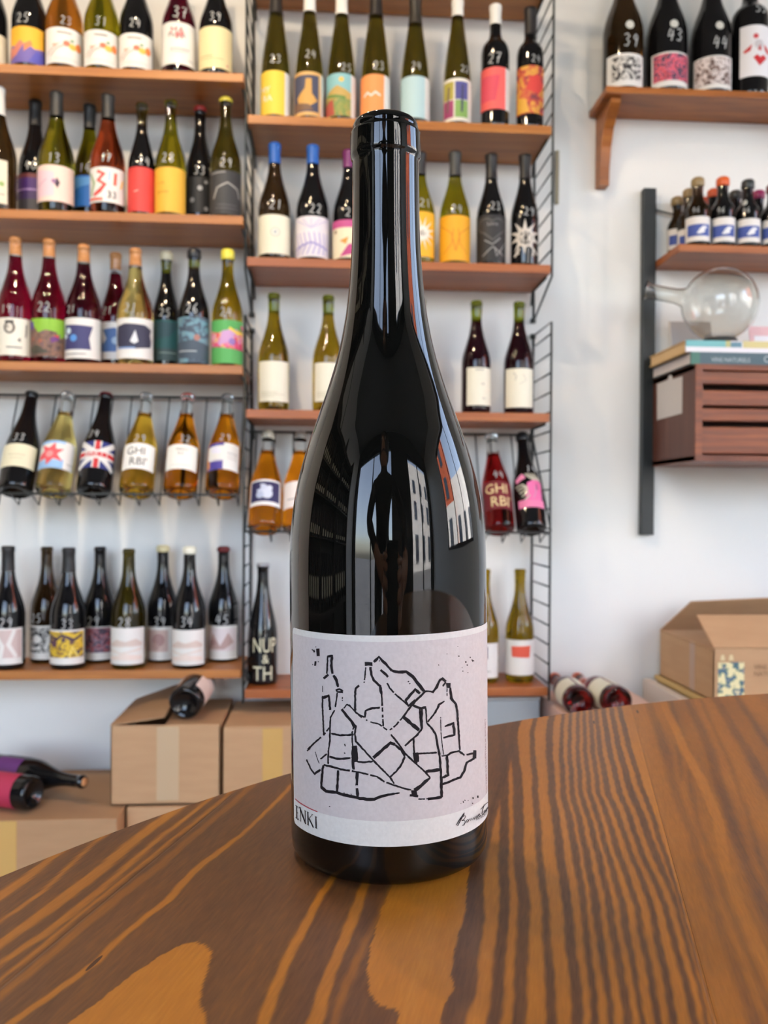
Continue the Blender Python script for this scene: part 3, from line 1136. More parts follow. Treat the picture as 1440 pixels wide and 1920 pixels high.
STROKES = [
    ([(192, 85), (190, 160), (186, 225)], 9), ([(188, 86), (234, 83)], 12), ([(225, 85), (222, 160), (230, 225)], 14), ([(198, 230), (180, 245), (160, 263)], 12),
    ([(238, 236), (262, 275), (275, 330)], 14), ([(256, 358), (285, 346), (314, 364)], 11), ([(262, 366), (310, 372)], 9),
    ([(152, 320), (153, 370)], 4), ([(153, 400), (151, 480), (157, 600), (162, 715)], 9), ([(153, 416), (207, 397)], 15), ([(202, 400), (207, 450), (211, 512)], 12),
    ([(268, 375), (262, 430), (252, 490)], 8, 1), ([(310, 370), (308, 440)], 6, 1), ([(247, 513), (215, 570), (210, 650), (209, 760), (197, 850), (196, 942)], 9),
    ([(302, 505), (340, 555), (390, 615), (405, 655)], 15), ([(398, 645), (385, 690), (385, 760), (390, 800)], 8, 1), ([(392, 800), (390, 900), (397, 985)], 15),
    ([(220, 698), (290, 713), (398, 708)], 11, .5), ([(205, 882), (240, 892), (285, 902), (372, 892)], 12), ([(403, 795), (408, 860), (412, 925)], 26), ([(425, 922), (470, 926), (548, 920)], 11),
    ([(418, 800), (428, 900)], 7), ([(383, 880), (425, 915)], 16), ([(325, 780), (332, 800)], 7, 1), ([(322, 850), (330, 858)], 6),
    ([(318, 500), (345, 466), (362, 480)], 8, .5), ([(358, 470), (410, 525), (470, 580), (540, 610), (600, 625), (660, 672)], 9, .6), ([(690, 705), (760, 795), (800, 855), (880, 932), (960, 1003), (1000, 1052)], 10),
    ([(305, 512), (360, 580), (415, 640), (405, 700), (415, 762), (480, 832), (550, 910), (630, 992), (682, 1045), (716, 1097)], 10),
    ([(1000, 1050), (965, 1078), (930, 1112), (875, 1150)], [12, 18, 20, 22]), ([(838, 1188), (905, 1195)], 14), ([(870, 1148), (872, 1185)], 40),
    ([(552, 892), (620, 830), (685, 774), (722, 787)], 17), ([(722, 787), (770, 830), (800, 880)], 12), ([(800, 880), (770, 950), (730, 1002), (684, 1042)], 11),
    ([(484, 148), (545, 145)], 24), ([(492, 172), (488, 230), (478, 297)], 8, .5), ([(529, 170), (535, 230), (555, 276), (605, 322), (614, 385)], 13),
    ([(614, 330), (622, 480), (625, 560), (629, 642)], 9, .8), ([(440, 317), (412, 340), (408, 400), (408, 525)], 12), ([(408, 525), (440, 552), (482, 568)], 10),
    ([(484, 572), (490, 518), (530, 501), (604, 492)], 12), ([(556, 132), (595, 90), (640, 138), (700, 202)], 14), ([(700, 202), (750, 211), (810, 208), (860, 247), (910, 308), (950, 364)], 18),
    ([(608, 193), (640, 220), (668, 250)], 13), ([(660, 298), (680, 337), (730, 392), (790, 442), (832, 482)], 9, .3), ([(805, 442), (840, 397), (880, 350), (920, 380)], 15), ([(805, 442), (828, 478), (882, 432)], 12),
    ([(826, 282), (829, 290)], 9), ([(837, 299), (840, 306)], 9), ([(598, 118), (601, 126)], 8),
    ([(950, 364), (985, 362), (1020, 371), (1050, 330), (1075, 276), (1095, 263), (1122, 287)], [10, 8, 12, 14, 12, 22, 14]), ([(1122, 287), (1098, 325)], 9),
    ([(960, 366), (900, 422), (840, 492), (785, 567)], 12), ([(785, 567), (720, 642), (680, 672)], 9, .8), ([(863, 470), (900, 492), (932, 502)], 14), ([(783, 565), (850, 622), (912, 672)], 20),
    ([(917, 500), (924, 600), (932, 662), (900, 707), (865, 737), (800, 797)], 11), ([(1112, 440), (1070, 470), (1040, 530), (980, 607)], [6, 12, 10, 9], .2),
    ([(930, 497), (968, 490)], 13), ([(935, 500), (930, 580), (936, 660)], 13), ([(965, 495), (968, 560), (972, 615)], 9),
    ([(972, 615), (1010, 655), (1040, 700), (1055, 770), (1070, 860), (1080, 950), (1086, 1060), (1088, 1205)], [10, 11, 12, 12, 12, 12, 14, 16]),
    ([(870, 735), (870, 800), (875, 865), (895, 935)], 10), ([(885, 850), (892, 925)], 30), ([(890, 861), (1052, 849)], 10), ([(965, 1002), (1078, 985)], 18),
    ([(1090, 1200), (1040, 1213), (980, 1216)], 18), ([(980, 1216), (905, 1219)], 8, 1), ([(1145, 298), (1145, 338)], 28), ([(1132, 340), (1132, 402)], 5, .6),
    ([(1157, 335), (1165, 420), (1200, 466), (1212, 520), (1220, 640), (1228, 742), (1233, 832)], [10, 14, 13, 12, 11, 10, 8]), ([(1081, 568), (1085, 700), (1095, 800), (1107, 872)], 4.5, .3),
    ([(1113, 643), (1182, 616), (1190, 710), (1102, 733)], [7, 16, 13, 9]), ([(1088, 878), (1130, 872)], 8), ([(1125, 880), (1160, 853), (1225, 838), (1270, 870), (1342, 856)], 11, .2),
    ([(1353, 832), (1350, 898)], 22), ([(1347, 895), (1285, 930), (1265, 1002), (1235, 1047), (1165, 1075), (1095, 1102)], 13), ([(1130, 875), (1136, 960), (1140, 1027), (1092, 1050)], 14),
    ([(160, 948), (240, 966), (310, 986), (410, 1001)], 11, .2), ([(410, 1001), (500, 1020), (580, 1040), (640, 1082), (720, 1110), (800, 1137), (850, 1146)], 10, .3), ([(157, 950), (147, 1040), (141, 1125)], 12),
    ([(140, 1122), (180, 1155), (260, 1166), (340, 1190), (420, 1207), (500, 1222), (560, 1222), (610, 1200), (690, 1180), (760, 1170)], [16, 17, 16, 16, 18, 18, 16, 16, 12, 7]),
    ([(276, 990), (271, 1080), (265, 1162)], 13), ([(425, 1010), (421, 1110), (428, 1200)], 16, .15), ([(205, 652), (160, 712), (100, 762), (35, 825)], 9, .4),
    ([(25, 905), (60, 982), (95, 1027)], 8), ([(85, 1022), (137, 986)], 12), ([(93, 843), (115, 910), (127, 937)], 3.5), ([(107, 890), (125, 935)], 4), ([(135, 902), (187, 860)], 9, .3), ([(30, 838), (55, 815)], 8),
    ([(320, 1165), (325, 1180)], 4), ([(345, 1175), (350, 1190)], 4), ([(375, 1175), (382, 1192)], 4),
    ([(114, 25), (117, 85)], 18), ([(82, 35), (88, 55)], 9), ([(68, 30), (75, 40)], 6), ([(96, 125), (94, 162)], 13), ([(72, 148), (76, 156)], 5), ([(118, 125), (119, 133)], 6), ([(98, 8), (99, 16)], 5),
    ([(1224, 80), (1226, 90)], 8), ([(1278, 125), (1280, 138)], 8), ([(1290, 150), (1291, 162)], 6), ([(1313, 90), (1316, 100)], 6), ([(1326, 112), (1336, 130)], 6), ([(1338, 118), (1345, 125)], 5),
    ([(1255, 200), (1258, 208)], 7), ([(1296, 212), (1297, 218)], 5), ([(1065, 150), (1068, 160)], 4), ([(1130, 65), (1133, 70)], 5), ([(1216, 5), (1217, 10)], 5), ([(1250, 172), (1252, 178)], 4),
    ([(1258, 1235), (1262, 1250)], 6), ([(1270, 1225), (1276, 1232)], 5), ([(1297, 1228), (1299, 1233)], 5), ([(1336, 1205), (1338, 1218)], 9), ([(1374, 1192), (1376, 1210)], 9), ([(1330, 1250), (1336, 1256)], 6),
    ([(1240, 1252), (1242, 1256)], 4), ([(207, 1274), (208, 1281)], 8)]


def px_strokes(strokes, ox, oy, sc, jag, seed=3, wk=1.45):
    rnd = random.Random(seed)
    out = []
    for st in strokes:
        pts, w = st[0], st[1]
        gp = .2 * st[2] if len(st) > 2 else 0
        w = [q * wk for q in w] if isinstance(w, list) else w * wk
        V2, F2 = ribbon(pts, w, jag, rnd, gp)
        out.append(([hit(ox + x / sc, oy + y / sc) for x, y in V2], F2, 0, 0))
    return out


wrapB('bottle_drawing', px_strokes(STROKES, 570, 1210, 4.2353, .3, wk=1.55), [M_INK], eps=.00034, parent=lab, step=R_(6))
ENKI = [([(64, 184), (66, 276)], 4.5), ([(56, 182), (75, 196)], 3), ([(74, 193), (75, 206)], 2.5), ([(65, 229), (74, 238)], 2.5), ([(58, 266), (77, 286)], 3), ([(76, 273), (77, 287)], 2.5),
        ([(89, 200), (91, 292)], 2.6), ([(86, 196), (127, 313)], 6), ([(123, 222), (125, 312)], 2.6), ([(83, 194), (93, 201)], 2.2), ([(86, 288), (95, 296)], 2.2), ([(117, 216), (130, 226)], 2.2),
        ([(142, 230), (144, 320)], 6), ([(136, 226), (150, 235)], 2.2), ([(138, 314), (151, 324)], 2.2), ([(172, 247), (146, 282)], 2.8), ([(152, 278), (180, 336)], 6), ([(166, 243), (178, 250)], 2.2), ([(172, 330), (185, 338)], 2.2),
        ([(197, 262), (199, 342)], 6.5), ([(189, 257), (206, 266)], 2.2), ([(191, 337), (208, 346)], 2.2)]
wrapB('lettering', px_strokes(ENKI, 540, 1460, 3.692, 0), [M_INK], eps=.00034, parent=lab)
wrapB('red_line', px_strokes([([(55, 138), (80, 160), (110, 180), (155, 205), (209, 228)], 4.5)], 540, 1460, 3.692, 0), [mat('red_print', srgb(186, 44, 60), .6)], eps=.00034, parent=lab)
SIG = [([(115, 1735), (140, 1690), (185, 1620), (236, 1548), (232, 1572), (190, 1640), (135, 1747)], 8), ([(178, 1645), (215, 1605), (246, 1590), (256, 1602), (232, 1645), (195, 1668)], 7), ([(195, 1668), (235, 1660), (250, 1685), (230, 1732), (206, 1738)], 8),
       ([(272, 1688), (268, 1665), (288, 1648), (300, 1662), (288, 1686), (270, 1690)], 7), ([(300, 1660), (322, 1638), (328, 1668), (345, 1632), (358, 1660), (374, 1616), (382, 1650), (398, 1598), (408, 1640), (424, 1580), (434, 1622)], 7),
       ([(436, 1605), (466, 1568), (458, 1560), (444, 1590), (455, 1606), (480, 1584)], 7), ([(532, 1428), (512, 1490), (498, 1560), (505, 1580), (528, 1558)], 8), ([(478, 1500), (530, 1440), (592, 1385)], 6),
       ([(532, 1552), (530, 1525), (546, 1508), (554, 1525), (538, 1550)], 7), ([(556, 1505), (563, 1528), (574, 1478), (582, 1490), (588, 1462)], 9)]
wrapB('signature', px_strokes(SIG, 840, 1330, 8, 0), [M_INK], eps=.00034, parent=lab)


def text_between(txt, pa, pb, hpx, up=None):
    """text whose baseline runs between two pixels of the label, laid out in label units"""
    (sa, za), (sb, zb) = hit(*pa), hit(*pb)
    V2, F2 = text_vf(txt, 'LEFT')
    W = max(x for x, y in V2)
    L = math.hypot(sb - sa, zb - za)
    ex, ez = (sb - sa) / L, (zb - za) / L
    q = L / W
    return [([(sa + x * q * ex - y * hpx * ez, za + x * q * ez + y * hpx * ex) for x, y in V2], F2, 0, 0)]


wrapB('small_print', text_between('PATRICIA ET SON', (891, 1538.5), (914, 1520), .0016), [M_INK], eps=.00034, parent=lab)
wrapB('side_print', text_between('OEUVRE DE NATHALIE BICHET', (911.5, 1486), (909.3, 1345), .0028), [mat('pink_grey_print', srgb(150, 118, 128), .6)], eps=.00034, parent=lab)
# ------------------------------------------------------------------ wall shelving
YF, YB = 2.15, 2.345                 # front and back of the shelving
XL = P(459, 650, YF).x               # middle ladder
XR = P(1037, 300, YF).x              # right ladder
XLL = XL - (XR - XL)                 # left ladder, outside the picture
ST = .022


def shelf(x0, x1, ztop, label, m=M_SHELF, y0=YF, y1=YB + .003, th=ST, brackets=True):
    r = tag(empty('wall_shelf', ((x0 + x1) / 2, (y0 + y1) / 2, ztop - th)), label, 'shelf')
    b = box('board', x0, x1, y0, y1, ztop - th, ztop, m, r, bevel=.0015)
    b.location = -r.location
    if brackets:
        for xx in (x0 + .004, x1 - .004):
            o = tube('bracket_wire', [(xx, y0 + .03, ztop - th - .004), (xx, y1 - .02, ztop - th - .004), (xx, y1 - .006, ztop - .06)], .0028, M_WIRE, r, 6)
            o.location = -r.location
    return ztop


zL1 = shelf(XLL + .006, XL - .006, P(225, 128, YF).z, 'wooden shelf board, top one left of the bottle, under the painted-label bottles')
zL2 = shelf(XLL + .006, XL - .006, P(225, 398, YF).z, 'wooden shelf board, second from the top on the left')
zL3 = shelf(XLL + .006, XL - .006, P(225, 681, YF).z, 'wooden shelf board on the left just above the wire rack')
zL5 = shelf(XLL + .006, XL - .006, P(225, 1257, YF).z, 'lowest wooden shelf board on the left above the cartons')
zC0 = shelf(XL + .004, XR - .004, P(750, 27, YB).z + ST, 'wooden shelf board at the upper edge of the picture, seen from below')
zC1 = shelf(XL + .004, XR - .004, P(750, 225, YF).z, 'wooden shelf board holding slim bottles behind the mouth of the big bottle')
zC2 = shelf(XL + .004, XR - .004, P(750, 489, YF).z, 'wooden shelf board holding blue-capped bottles behind the neck of the big bottle', M_SHELF2)
zC3 = shelf(XL + .004, XR - .004, P(750, 771, YF).z, 'wooden shelf board holding cream-label bottles behind the shoulder of the big bottle', M_SHELF2)
zC5 = shelf(XL + .004, XR - .004, P(750, 1291, YF).z, 'lowest reddish shelf board behind the label of the big bottle', M_SHELF2)

zu0, zu1 = P(1020, 604, YB).z, 2.35          # upper ladders
zd0, zd1 = 0.40, P(1020, 628, YB).z          # lower ladders


def ladder(x, z0, z1, upper, label):
    r = tag(empty('shelf_ladder', (x, YB, z0)), label, 'shelf ladder', 'black wire shelf ladders')
    yf = YF + .003
    L = lambda pts: [(0, p[0] - YB, p[1] - z0) for p in pts]
    if upper:
        fr = [(YB, z0), (yf, z0 + .075), (yf, z1)]
        zs0 = z0 + .05
    else:
        fr = [(YB, z1 - .004), (yf, z1 - .006), (yf, z0)]
        zs0 = z0 + .03
    tube('front_rail', L(fr), .0031, M_WIRE, r, 8)
    tube('back_rail', L([(YB, z0), (YB, z1)]), .0036, M_WIRE, r, 8)
    k = 0
    zr = z0 + .095 if upper else z1 - .035
    while (zr < z1 - .01) if upper else (zr > z0 + .01):
        tube('rung', L([(yf, zr), (YB, zr)]), .0023, M_WIRE, r, 6)
        zr += .05 if upper else -.05
    rev('foot_stud', [(0, -.006), (.008, -.006), (.008, .006), (0, .006)], M_WIRE, r, 12).location = (0, 0.004, .004 if upper else z1 - z0 - .004)
    return r


for x, w in ((XLL, 'outside the left edge'), (XL, 'between the left and middle shelves'), (XR, 'at the right end of the middle shelves')):
    ladder(x, zu0, zu1, True, 'upper black wire ladder ' + w)
    ladder(x, zd0, zd1, False, 'lower black wire ladder ' + w)

# slanted wire racks
TILTR = R_(25)
RS, RC = math.sin(TILTR), math.cos(TILTR)


def rack(x0, x1, zb, yb, label):
    """zb, yb: axis foot of the bottles lying on it"""
    py, pz = yb + .046 * RC, zb - .046 * RS
    top = (py + .31 * RS, pz + .31 * RC)
    low = (py - .012 * RS, pz - .012 * RC)
    lip = (low[0] - .075 * RC, low[1] + .075 * RS)
    end = (lip[0] - .004, lip[1] - .012)
    r = tag(empty('bottle_rack', ((x0 + x1) / 2, py, zb)), label, 'wire rack', 'slanted wire bottle racks')
    o = r.location
    D = lambda pts: [(p[0] - o[0], p[1] - o[1], p[2] - o[2]) for p in pts]
    n = int((x1 - x0 - .02) / .049)
    for i in range(n + 1):
        x = x0 + .01 + (x1 - x0 - .02) * i / n
        tube('wire', D([(x, *top), (x, *low), (x, *lip), (x, *end)]), .002, M_WIRE, r, 6)
    tube('top_bar', D([(x0, *top), (x1, *top)]), .0032, M_WIRE, r, 8)
    tube('front_bar', D([(x0, lip[0], lip[1] - .004), (x1, lip[0], lip[1] - .004)]), .003, M_WIRE, r, 8)
    for x in (x0, x1):
        tube('end_wire', D([(x, *top), (x, *lip)]), .0028, M_WIRE, r, 8)


zK1 = P(225, 934, 2.15).z + .012
zK2 = P(750, 1004, 2.15).z + .012
rack(XLL + .008, XL - .008, zK1, 2.155, 'slanted black wire rack with six leaning bottles on the left')
rack(XL + .006, XR - .006, zK2, 2.155, 'slanted black wire rack behind the big bottle in the middle')


def rack_bottle(x, zb, R, H, glass, desc, lab, art, num=None, cap=None, upper='clear', fill=.78, group='bottles leaning on the wire racks', rot=0):
    X = P(x, 940 if zb == zK1 else 1008, 2.155).x
    root = empty('wine_bottle', (X, 2.155, zb))
    root.rotation_euler = (Matrix.Rotation(-TILTR, 3, 'X') @ Matrix.Rotation(math.atan2(-X, 2.155) * .6 + R_(rot), 3, 'Z')).to_euler()
    tag(root, desc, 'wine bottle', group)
    labels = []
    if lab:
        a0, a1, z0, z1, col = lab
        labels = [(R_(a0), R_(a1), z0, z1, col, list(art))]
    price = None
    if num:
        price = (num[0], R_(num[1]), num[2], .022)
    build_bottle(root, H, R, 'spark', glass, cap, labels, price, upper, fill)


g = 'bottles leaning on the left wire rack'
GREY = srgb(120, 118, 116)
BLK = srgb(30, 28, 30)
LINES = [('r', .2, .18, .8, .2, GREY), ('r', .25, .26, .75, .28, GREY)]
crown = ('crown', srgb(120, 122, 124))
rack_bottle(28, zK1, .0425, .285, 'black', 'black bottle with cream label, leftmost on the wire rack', (-75, 62, .052, .115, srgb(226, 220, 190)), [('r', .3, .5, .7, .53, srgb(190, 180, 150)), ('r', .35, .35, .65, .37, srgb(190, 180, 150))], ('33', -8, .135), ('crown', srgb(70, 72, 70)), None, group=g)
rack_bottle(99, zK1, .0425, .285, 'straw', 'pale straw bottle with red and blue starburst label on the wire rack', (-68, 70, .048, .125, WHITE),
            [('r', 0, 0, .68, 1, srgb(150, 190, 232)), ('p', [(.05, .5), (.2, .62), (.12, .85), (.32, .72), (.45, .92), (.48, .68), (.66, .7), (.52, .5), (.66, .25), (.44, .34), (.3, .1), (.26, .34), (.06, .3)], srgb(232, 92, 100)), ('c', .34, .5, .12, srgb(244, 150, 150)), ('r', .76, .2, .95, .22, GREY)], None, crown, group=g)
rack_bottle(175, zK1, .0425, .285, 'black', 'black red-capped bottle with flag-pattern label on the wire rack', (-62, 66, .05, .125, srgb(40, 52, 120)),
            [('l', [(0, 0), (1, 1)], .2, WHITE), ('l', [(0, 1), (1, 0)], .2, WHITE), ('r', 0, .34, 1, .66, WHITE), ('r', .4, 0, .6, 1, WHITE), ('r', 0, .42, 1, .58, srgb(204, 46, 52)), ('r', .44, 0, .56, 1, srgb(204, 46, 52)), ('t', 'BRETT', .5, .44, .2, WHITE)], ('34', -20, .15), ('crown', srgb(120, 30, 40)), None, group=g)
rack_bottle(255, zK1, .0425, .285, 'yellow', 'golden bottle with white label reading GHI RBI on the wire rack', (-60, 62, .048, .12, srgb(244, 242, 236)), [('t', 'GHI', .42, .55, .3, BLK, .9), ('t', "RBI'", .5, .14, .3, BLK, .9)], ('29', 0, .136), crown, group=g)
rack_bottle(337, zK1, .0425, .285, 'orange', 'orange wine bottle with plain white label and red cap on the wire rack', (-60, 60, .048, .118, srgb(240, 238, 230)), [('t', 'PERDU', .5, .74, .1, GREY), ('t', 'BUL', .48, .58, .09, GREY), ('r', .25, .15, .75, .17, srgb(200, 196, 190))], ('32', 8, .136), ('crown', srgb(190, 60, 56)), group=g)
rack_bottle(416, zK1, .0425, .285, 'orange', 'orange wine bottle with half purple, half white label, right end of left rack', (-62, 62, .048, .124, WHITE),
            [('r', 0, 0, .5, 1, srgb(72, 62, 150)), ('c', .25, .74, .14, srgb(226, 224, 238)), ('c', .36, .68, .1, srgb(226, 224, 238)), ('p', [(.02, 0), (.14, .1), (.1, .35), (.02, .4)], srgb(214, 150, 110)), ('r', .6, .6, .92, .62, GREY), ('r', .6, .5, .92, .51, GREY), ('r', .6, .4, .92, .41, GREY)], ('29', 4, .142), crown, group=g)
g = 'bottles leaning on the middle wire rack'
rack_bottle(496, zK2, .0425, .280, 'orange', 'orange wine bottle with navy portrait label at the left end of the middle rack', (-62, 60, .05, .122, srgb(240, 238, 236)),
            [('r', .06, .14, .94, .92, srgb(48, 48, 92)), ('c', .42, .62, .2, srgb(196, 204, 226)), ('c', .55, .45, .2, srgb(206, 212, 230)), ('c', .36, .4, .14, srgb(180, 190, 216)), ('c', .62, .66, .1, srgb(210, 216, 232)), ('c', .3, .7, .1, srgb(48, 48, 92))], None, ('wax', srgb(214, 206, 186)), group=g)
rack_bottle(560, zK2, .0425, .280, 'orange', 'orange wine bottle half hidden behind the left shoulder of the big bottle', (-66, 55, .045, .118, srgb(238, 228, 224)), [('r', .2, .3, .8, .33, GREY)], None, ('wax', srgb(150, 140, 130)), group=g)
rack_bottle(937, zK2, .0395, .280, 'ruby', 'red bottle with gold letters GHI RBI behind the right shoulder of the big bottle', (-62, 60, .045, .125, srgb(110, 22, 34)), [('t', 'GHI', .42, .56, .34, srgb(236, 214, 160), .95), ('t', "RBI'", .55, .1, .34, srgb(236, 214, 160), .95)], ('44', 6, .146), crown, group=g, rot=6)
rack_bottle(997, zK2, .0395, .285, 'black', 'black bottle with pink and grey striped label at the right end of the middle rack', (-65, 55, .05, .15, None),
            [('r', .1, .0, 1, .22, srgb(232, 130, 172)), ('p', [(.35, .2), (.9, .2), (.95, .7), (.8, .85), (.45, .7)], srgb(232, 112, 168)), ('p', [(.02, .85), (.3, 1), (.42, .85), (.1, .72)], srgb(236, 140, 180)),
             *[('l', [(.05 + .07 * i, .62 - .1 * i), (.3 + .05 * i, .66 - .08 * i), (.45, .55 - .06 * i)], .045, srgb(196, 190, 172)) for i in range(5)],
             *[('l', [(.4 + .1 * i, .98), (.55 + .1 * i, .84), (.7 + .08 * i, .78)], .045, srgb(196, 190, 172)) for i in range(4)], ('l', [(.6, .25), (.7, .45), (.66, .6)], .03, srgb(210, 150, 180))], ('14', 18, .165), ('wax', srgb(30, 34, 36)), None, group=g, rot=6)

def blotch(name, cols, sc, seed=0.0, dist=1.2):
    n = len(cols)
    return noise_mat(name, [(.36 + .30 * i / (n - 1), srgb(*c)) for i, c in enumerate(cols)], nscale=sc, detail=2.5, rough=.6, distort=dist, seed=seed)


B_BW = blotch('ink_blotches', [(40, 38, 40), (70, 66, 66), (214, 211, 206), (226, 224, 220), (60, 56, 56)], 70, 1)
B_PINK = blotch('pink_navy_paint', [(44, 46, 66), (66, 60, 84), (232, 110, 140), (212, 66, 66), (60, 60, 84)], 75, 2)
B_FACE = blotch('brown_face_paint', [(92, 74, 70), (150, 126, 118), (222, 212, 210), (226, 218, 216), (120, 98, 96)], 55, 3)
B_FIRE = blotch('red_yellow_paint', [(120, 54, 66), (196, 64, 56), (206, 120, 62), (226, 172, 66), (170, 70, 60)], 38, 4)
B_JUNG = blotch('jungle_paint', [(84, 66, 66), (120, 92, 80), (140, 104, 84), (96, 80, 100)], 60, 5)
B_SCRIB = blotch('black_scribble', [(40, 40, 42), (60, 60, 62), (218, 216, 212), (70, 70, 72)], 80, 6)
B_YEL = blotch('yellow_figures', [(84, 62, 70), (206, 168, 48), (224, 192, 56), (216, 178, 50), (110, 80, 70)], 48, 7)
B_VIO = blotch('violet_red_paint', [(60, 50, 66), (96, 78, 98), (180, 84, 84), (150, 136, 156), (80, 64, 84)], 60, 8)
B_LAND = blotch('landscape_paint', [(176, 150, 84), (140, 150, 76), (110, 140, 80), (186, 164, 96)], 50, 9)
B_GRAPE = blotch('four_panels', [(70, 60, 90), (120, 90, 120), (160, 150, 90), (90, 110, 80)], 70, 10)
B_TEAL = blotch('slate_blue_paint', [(66, 80, 96), (84, 102, 118), (110, 156, 174), (120, 150, 160)], 40, 11)
B_FLOR = blotch('pink_floral_paint', [(206, 50, 92), (226, 70, 110), (214, 150, 196), (236, 190, 90), (222, 60, 100)], 55, 12)

# ------------------------------------------------------------------ standing bottles
Rw = dict(z=zL1, Y=2.205, group='bottles on the top left shelf')
SB = shelf_bottle
FRUIT = [('c', .55, .56, .1, srgb(236, 120, 96), .08), ('c', .68, .5, .12, srgb(240, 190, 90), .09), ('c', .82, .54, .1, srgb(230, 130, 70), .12), ('c', .66, .66, .05, srgb(120, 160, 110), .04),
         ('l', [(.1, .25), (.3, .45), (.4, .55)], .02, srgb(180, 160, 140)), ('l', [(.2, .2), (.35, .4), (.5, .5)], .02, srgb(190, 150, 130)), ('c', .3, .5, .07, srgb(240, 180, 160), .04), ('r', .35, .84, .65, .87, GREY), ('r', .3, .12, .8, .135, srgb(200, 195, 188))]
SB(Rw, -20, 60, 'burg', 'black', 'dark bottle with cream label cut by the left picture edge on the top shelf', H=.3, lab=(-48, 7, 58, 116, CREAM))
M_SUNSET = noise_mat('painted_label_sunset', [(.35, srgb(60, 56, 130)), (.47, srgb(196, 110, 90)), (.55, srgb(236, 170, 50)), (.7, srgb(246, 196, 60))], scale=(1, 1, .6), nscale=38, detail=3, rough=.6)
SB(Rw, 54, 62, 'burg', 'black', 'black bottle with yellow and violet painted label on the top left shelf', H=.3, lab=(23, 77, 49, 117, srgb(240, 180, 54)),
   art=[('p', [(0, 0), (1, 0), (1, .45), (.75, .4), (.55, .55), (.35, .42), (.15, .5), (0, .36)], srgb(110, 96, 170)), ('p', [(.05, .1), (.3, .2), (.5, .5), (.42, .62), (.2, .4), (.05, .5)], srgb(206, 128, 110)), ('p', [(.5, .3), (.7, .5), (.66, .62), (.5, .5)], srgb(214, 130, 80)), ('p', [(.6, .02), (1, .02), (1, .3), (.8, .35)], srgb(84, 84, 180))], num=('25', 43, 36, 17))
SB(Rw, 119, 65, 'burg', 'amber', 'amber bottle with white fruit-sketch label on the top left shelf', H=.3, lab=(88, 150, 51, 118, WHITE), art=FRUIT, num=('23', 122, 41, 15))
SB(Rw, 189, 63, 'burg', 'olive', 'olive-green bottle with white fruit-sketch label on the top left shelf', H=.3, lab=(159, 218, 56, 121, WHITE), art=FRUIT, num=('31', 188, 43, 16))
SB(Rw, 254, 61, 'burg', 'black', 'black bottle with white fruit-sketch label on the top left shelf', H=.3, lab=(224, 282, 62, 125, WHITE), art=FRUIT, num=('24', 252, 46, 16))
SB(Rw, 333.5, 62, 'burg', 'dkred', 'dark red bottle with tall white label and red lettering on the top left shelf', H=.3, lab=(304, 363, 41, 120, WHITE), art=[('t', 'Pinpin', .45, .64, .12, srgb(70, 50, 50)), ('t', 'MA', .46, .72, .16, srgb(226, 70, 76)), ('t', 'M', .5, .6, .16, srgb(226, 70, 76)), ('r', .3, .36, .75, .375, GREY), ('r', .3, .3, .7, .31, GREY), ('r', .7, .12, .92, .13, GREY)], num=('37', 337, 24, 22))
SB(Rw, 403, 62, 'burg', 'black', 'black bottle with plain pale yellow label at the right end of the top left shelf', H=.3, lab=(373, 432, 49, 127, srgb(232, 216, 166)), art=[('r', .08, .28, .45, .3, srgb(190, 170, 120)), ('r', .08, .22, .7, .235, srgb(190, 170, 120)), ('c', .8, .1, .03, srgb(210, 140, 120))], num=('39', 402, 33, 17))

Rw = dict(z=zL2, Y=2.205, group='bottles on the second left shelf')
DKC = srgb(40, 42, 44)
SB(Rw, -4, 63, 'burg', 'brown', 'white-capped bottle cut by the left picture edge on the second shelf', ytop=166, cap=('capsule', srgb(226, 226, 224)), cy=219, lab=(-32, 11, 298, 380, CREAM), art=[('c', .8, .45, .06, srgb(150, 180, 110)), ('r', .6, .2, .9, .22, GREY)])
SB(Rw, 65, 58, 'burg', 'black', 'black bottle with purple and grey banded label on the second left shelf', ytop=191, Y=2.287, cap=('capsule', srgb(30, 30, 32)), lab=(34, 92, 325, 394, srgb(66, 62, 66)), art=[('r', 0, .5, 1, .88, srgb(72, 36, 106)), ('r', 0, .88, 1, 1, srgb(110, 50, 50)), ('r', 0, .54, 1, .58, srgb(170, 140, 190)), ('r', 0, .3, .6, .5, srgb(66, 44, 92))], num=('40', 58, 312, 16))
SB(Rw, 105, 64, 'burg', 'olive', 'olive-green bottle with pale pink label and dark cap on the second left shelf', ytop=175, cap=('capsule', DKC), cy=221, lab=(73, 135, 309, 377, srgb(238, 208, 196)), art=[('p', [(.02, .1), (.5, .15), (.5, .8), (.02, .9)], srgb(232, 196, 206)), ('p', [(.5, .5), (.56, .66), (.62, .52), (.57, .36)], srgb(70, 52, 70)), ('c', .5, .55, .06, srgb(150, 110, 150)), ('l', [(.12, .4), (.35, .6)], .03, srgb(210, 160, 180))], num=('13', 101, 298, 17))
SB(Rw, 167, 55, 'burg', 'olive', 'olive-green bottle with bright blue label on the second left shelf', ytop=199, Y=2.287, cap=('capsule', DKC), cy=243, lab=(138, 196, 329, 387, srgb(46, 116, 200)), art=[('p', [(.1, .55), (.5, .7), (.6, .95), (.1, .95)], srgb(96, 160, 224)), ('p', [(.5, .2), (.95, .3), (.9, .6), (.6, .5)], srgb(70, 90, 170)), ('c', .78, .62, .06, srgb(200, 110, 140))], num=('14', 159, 317, 16))
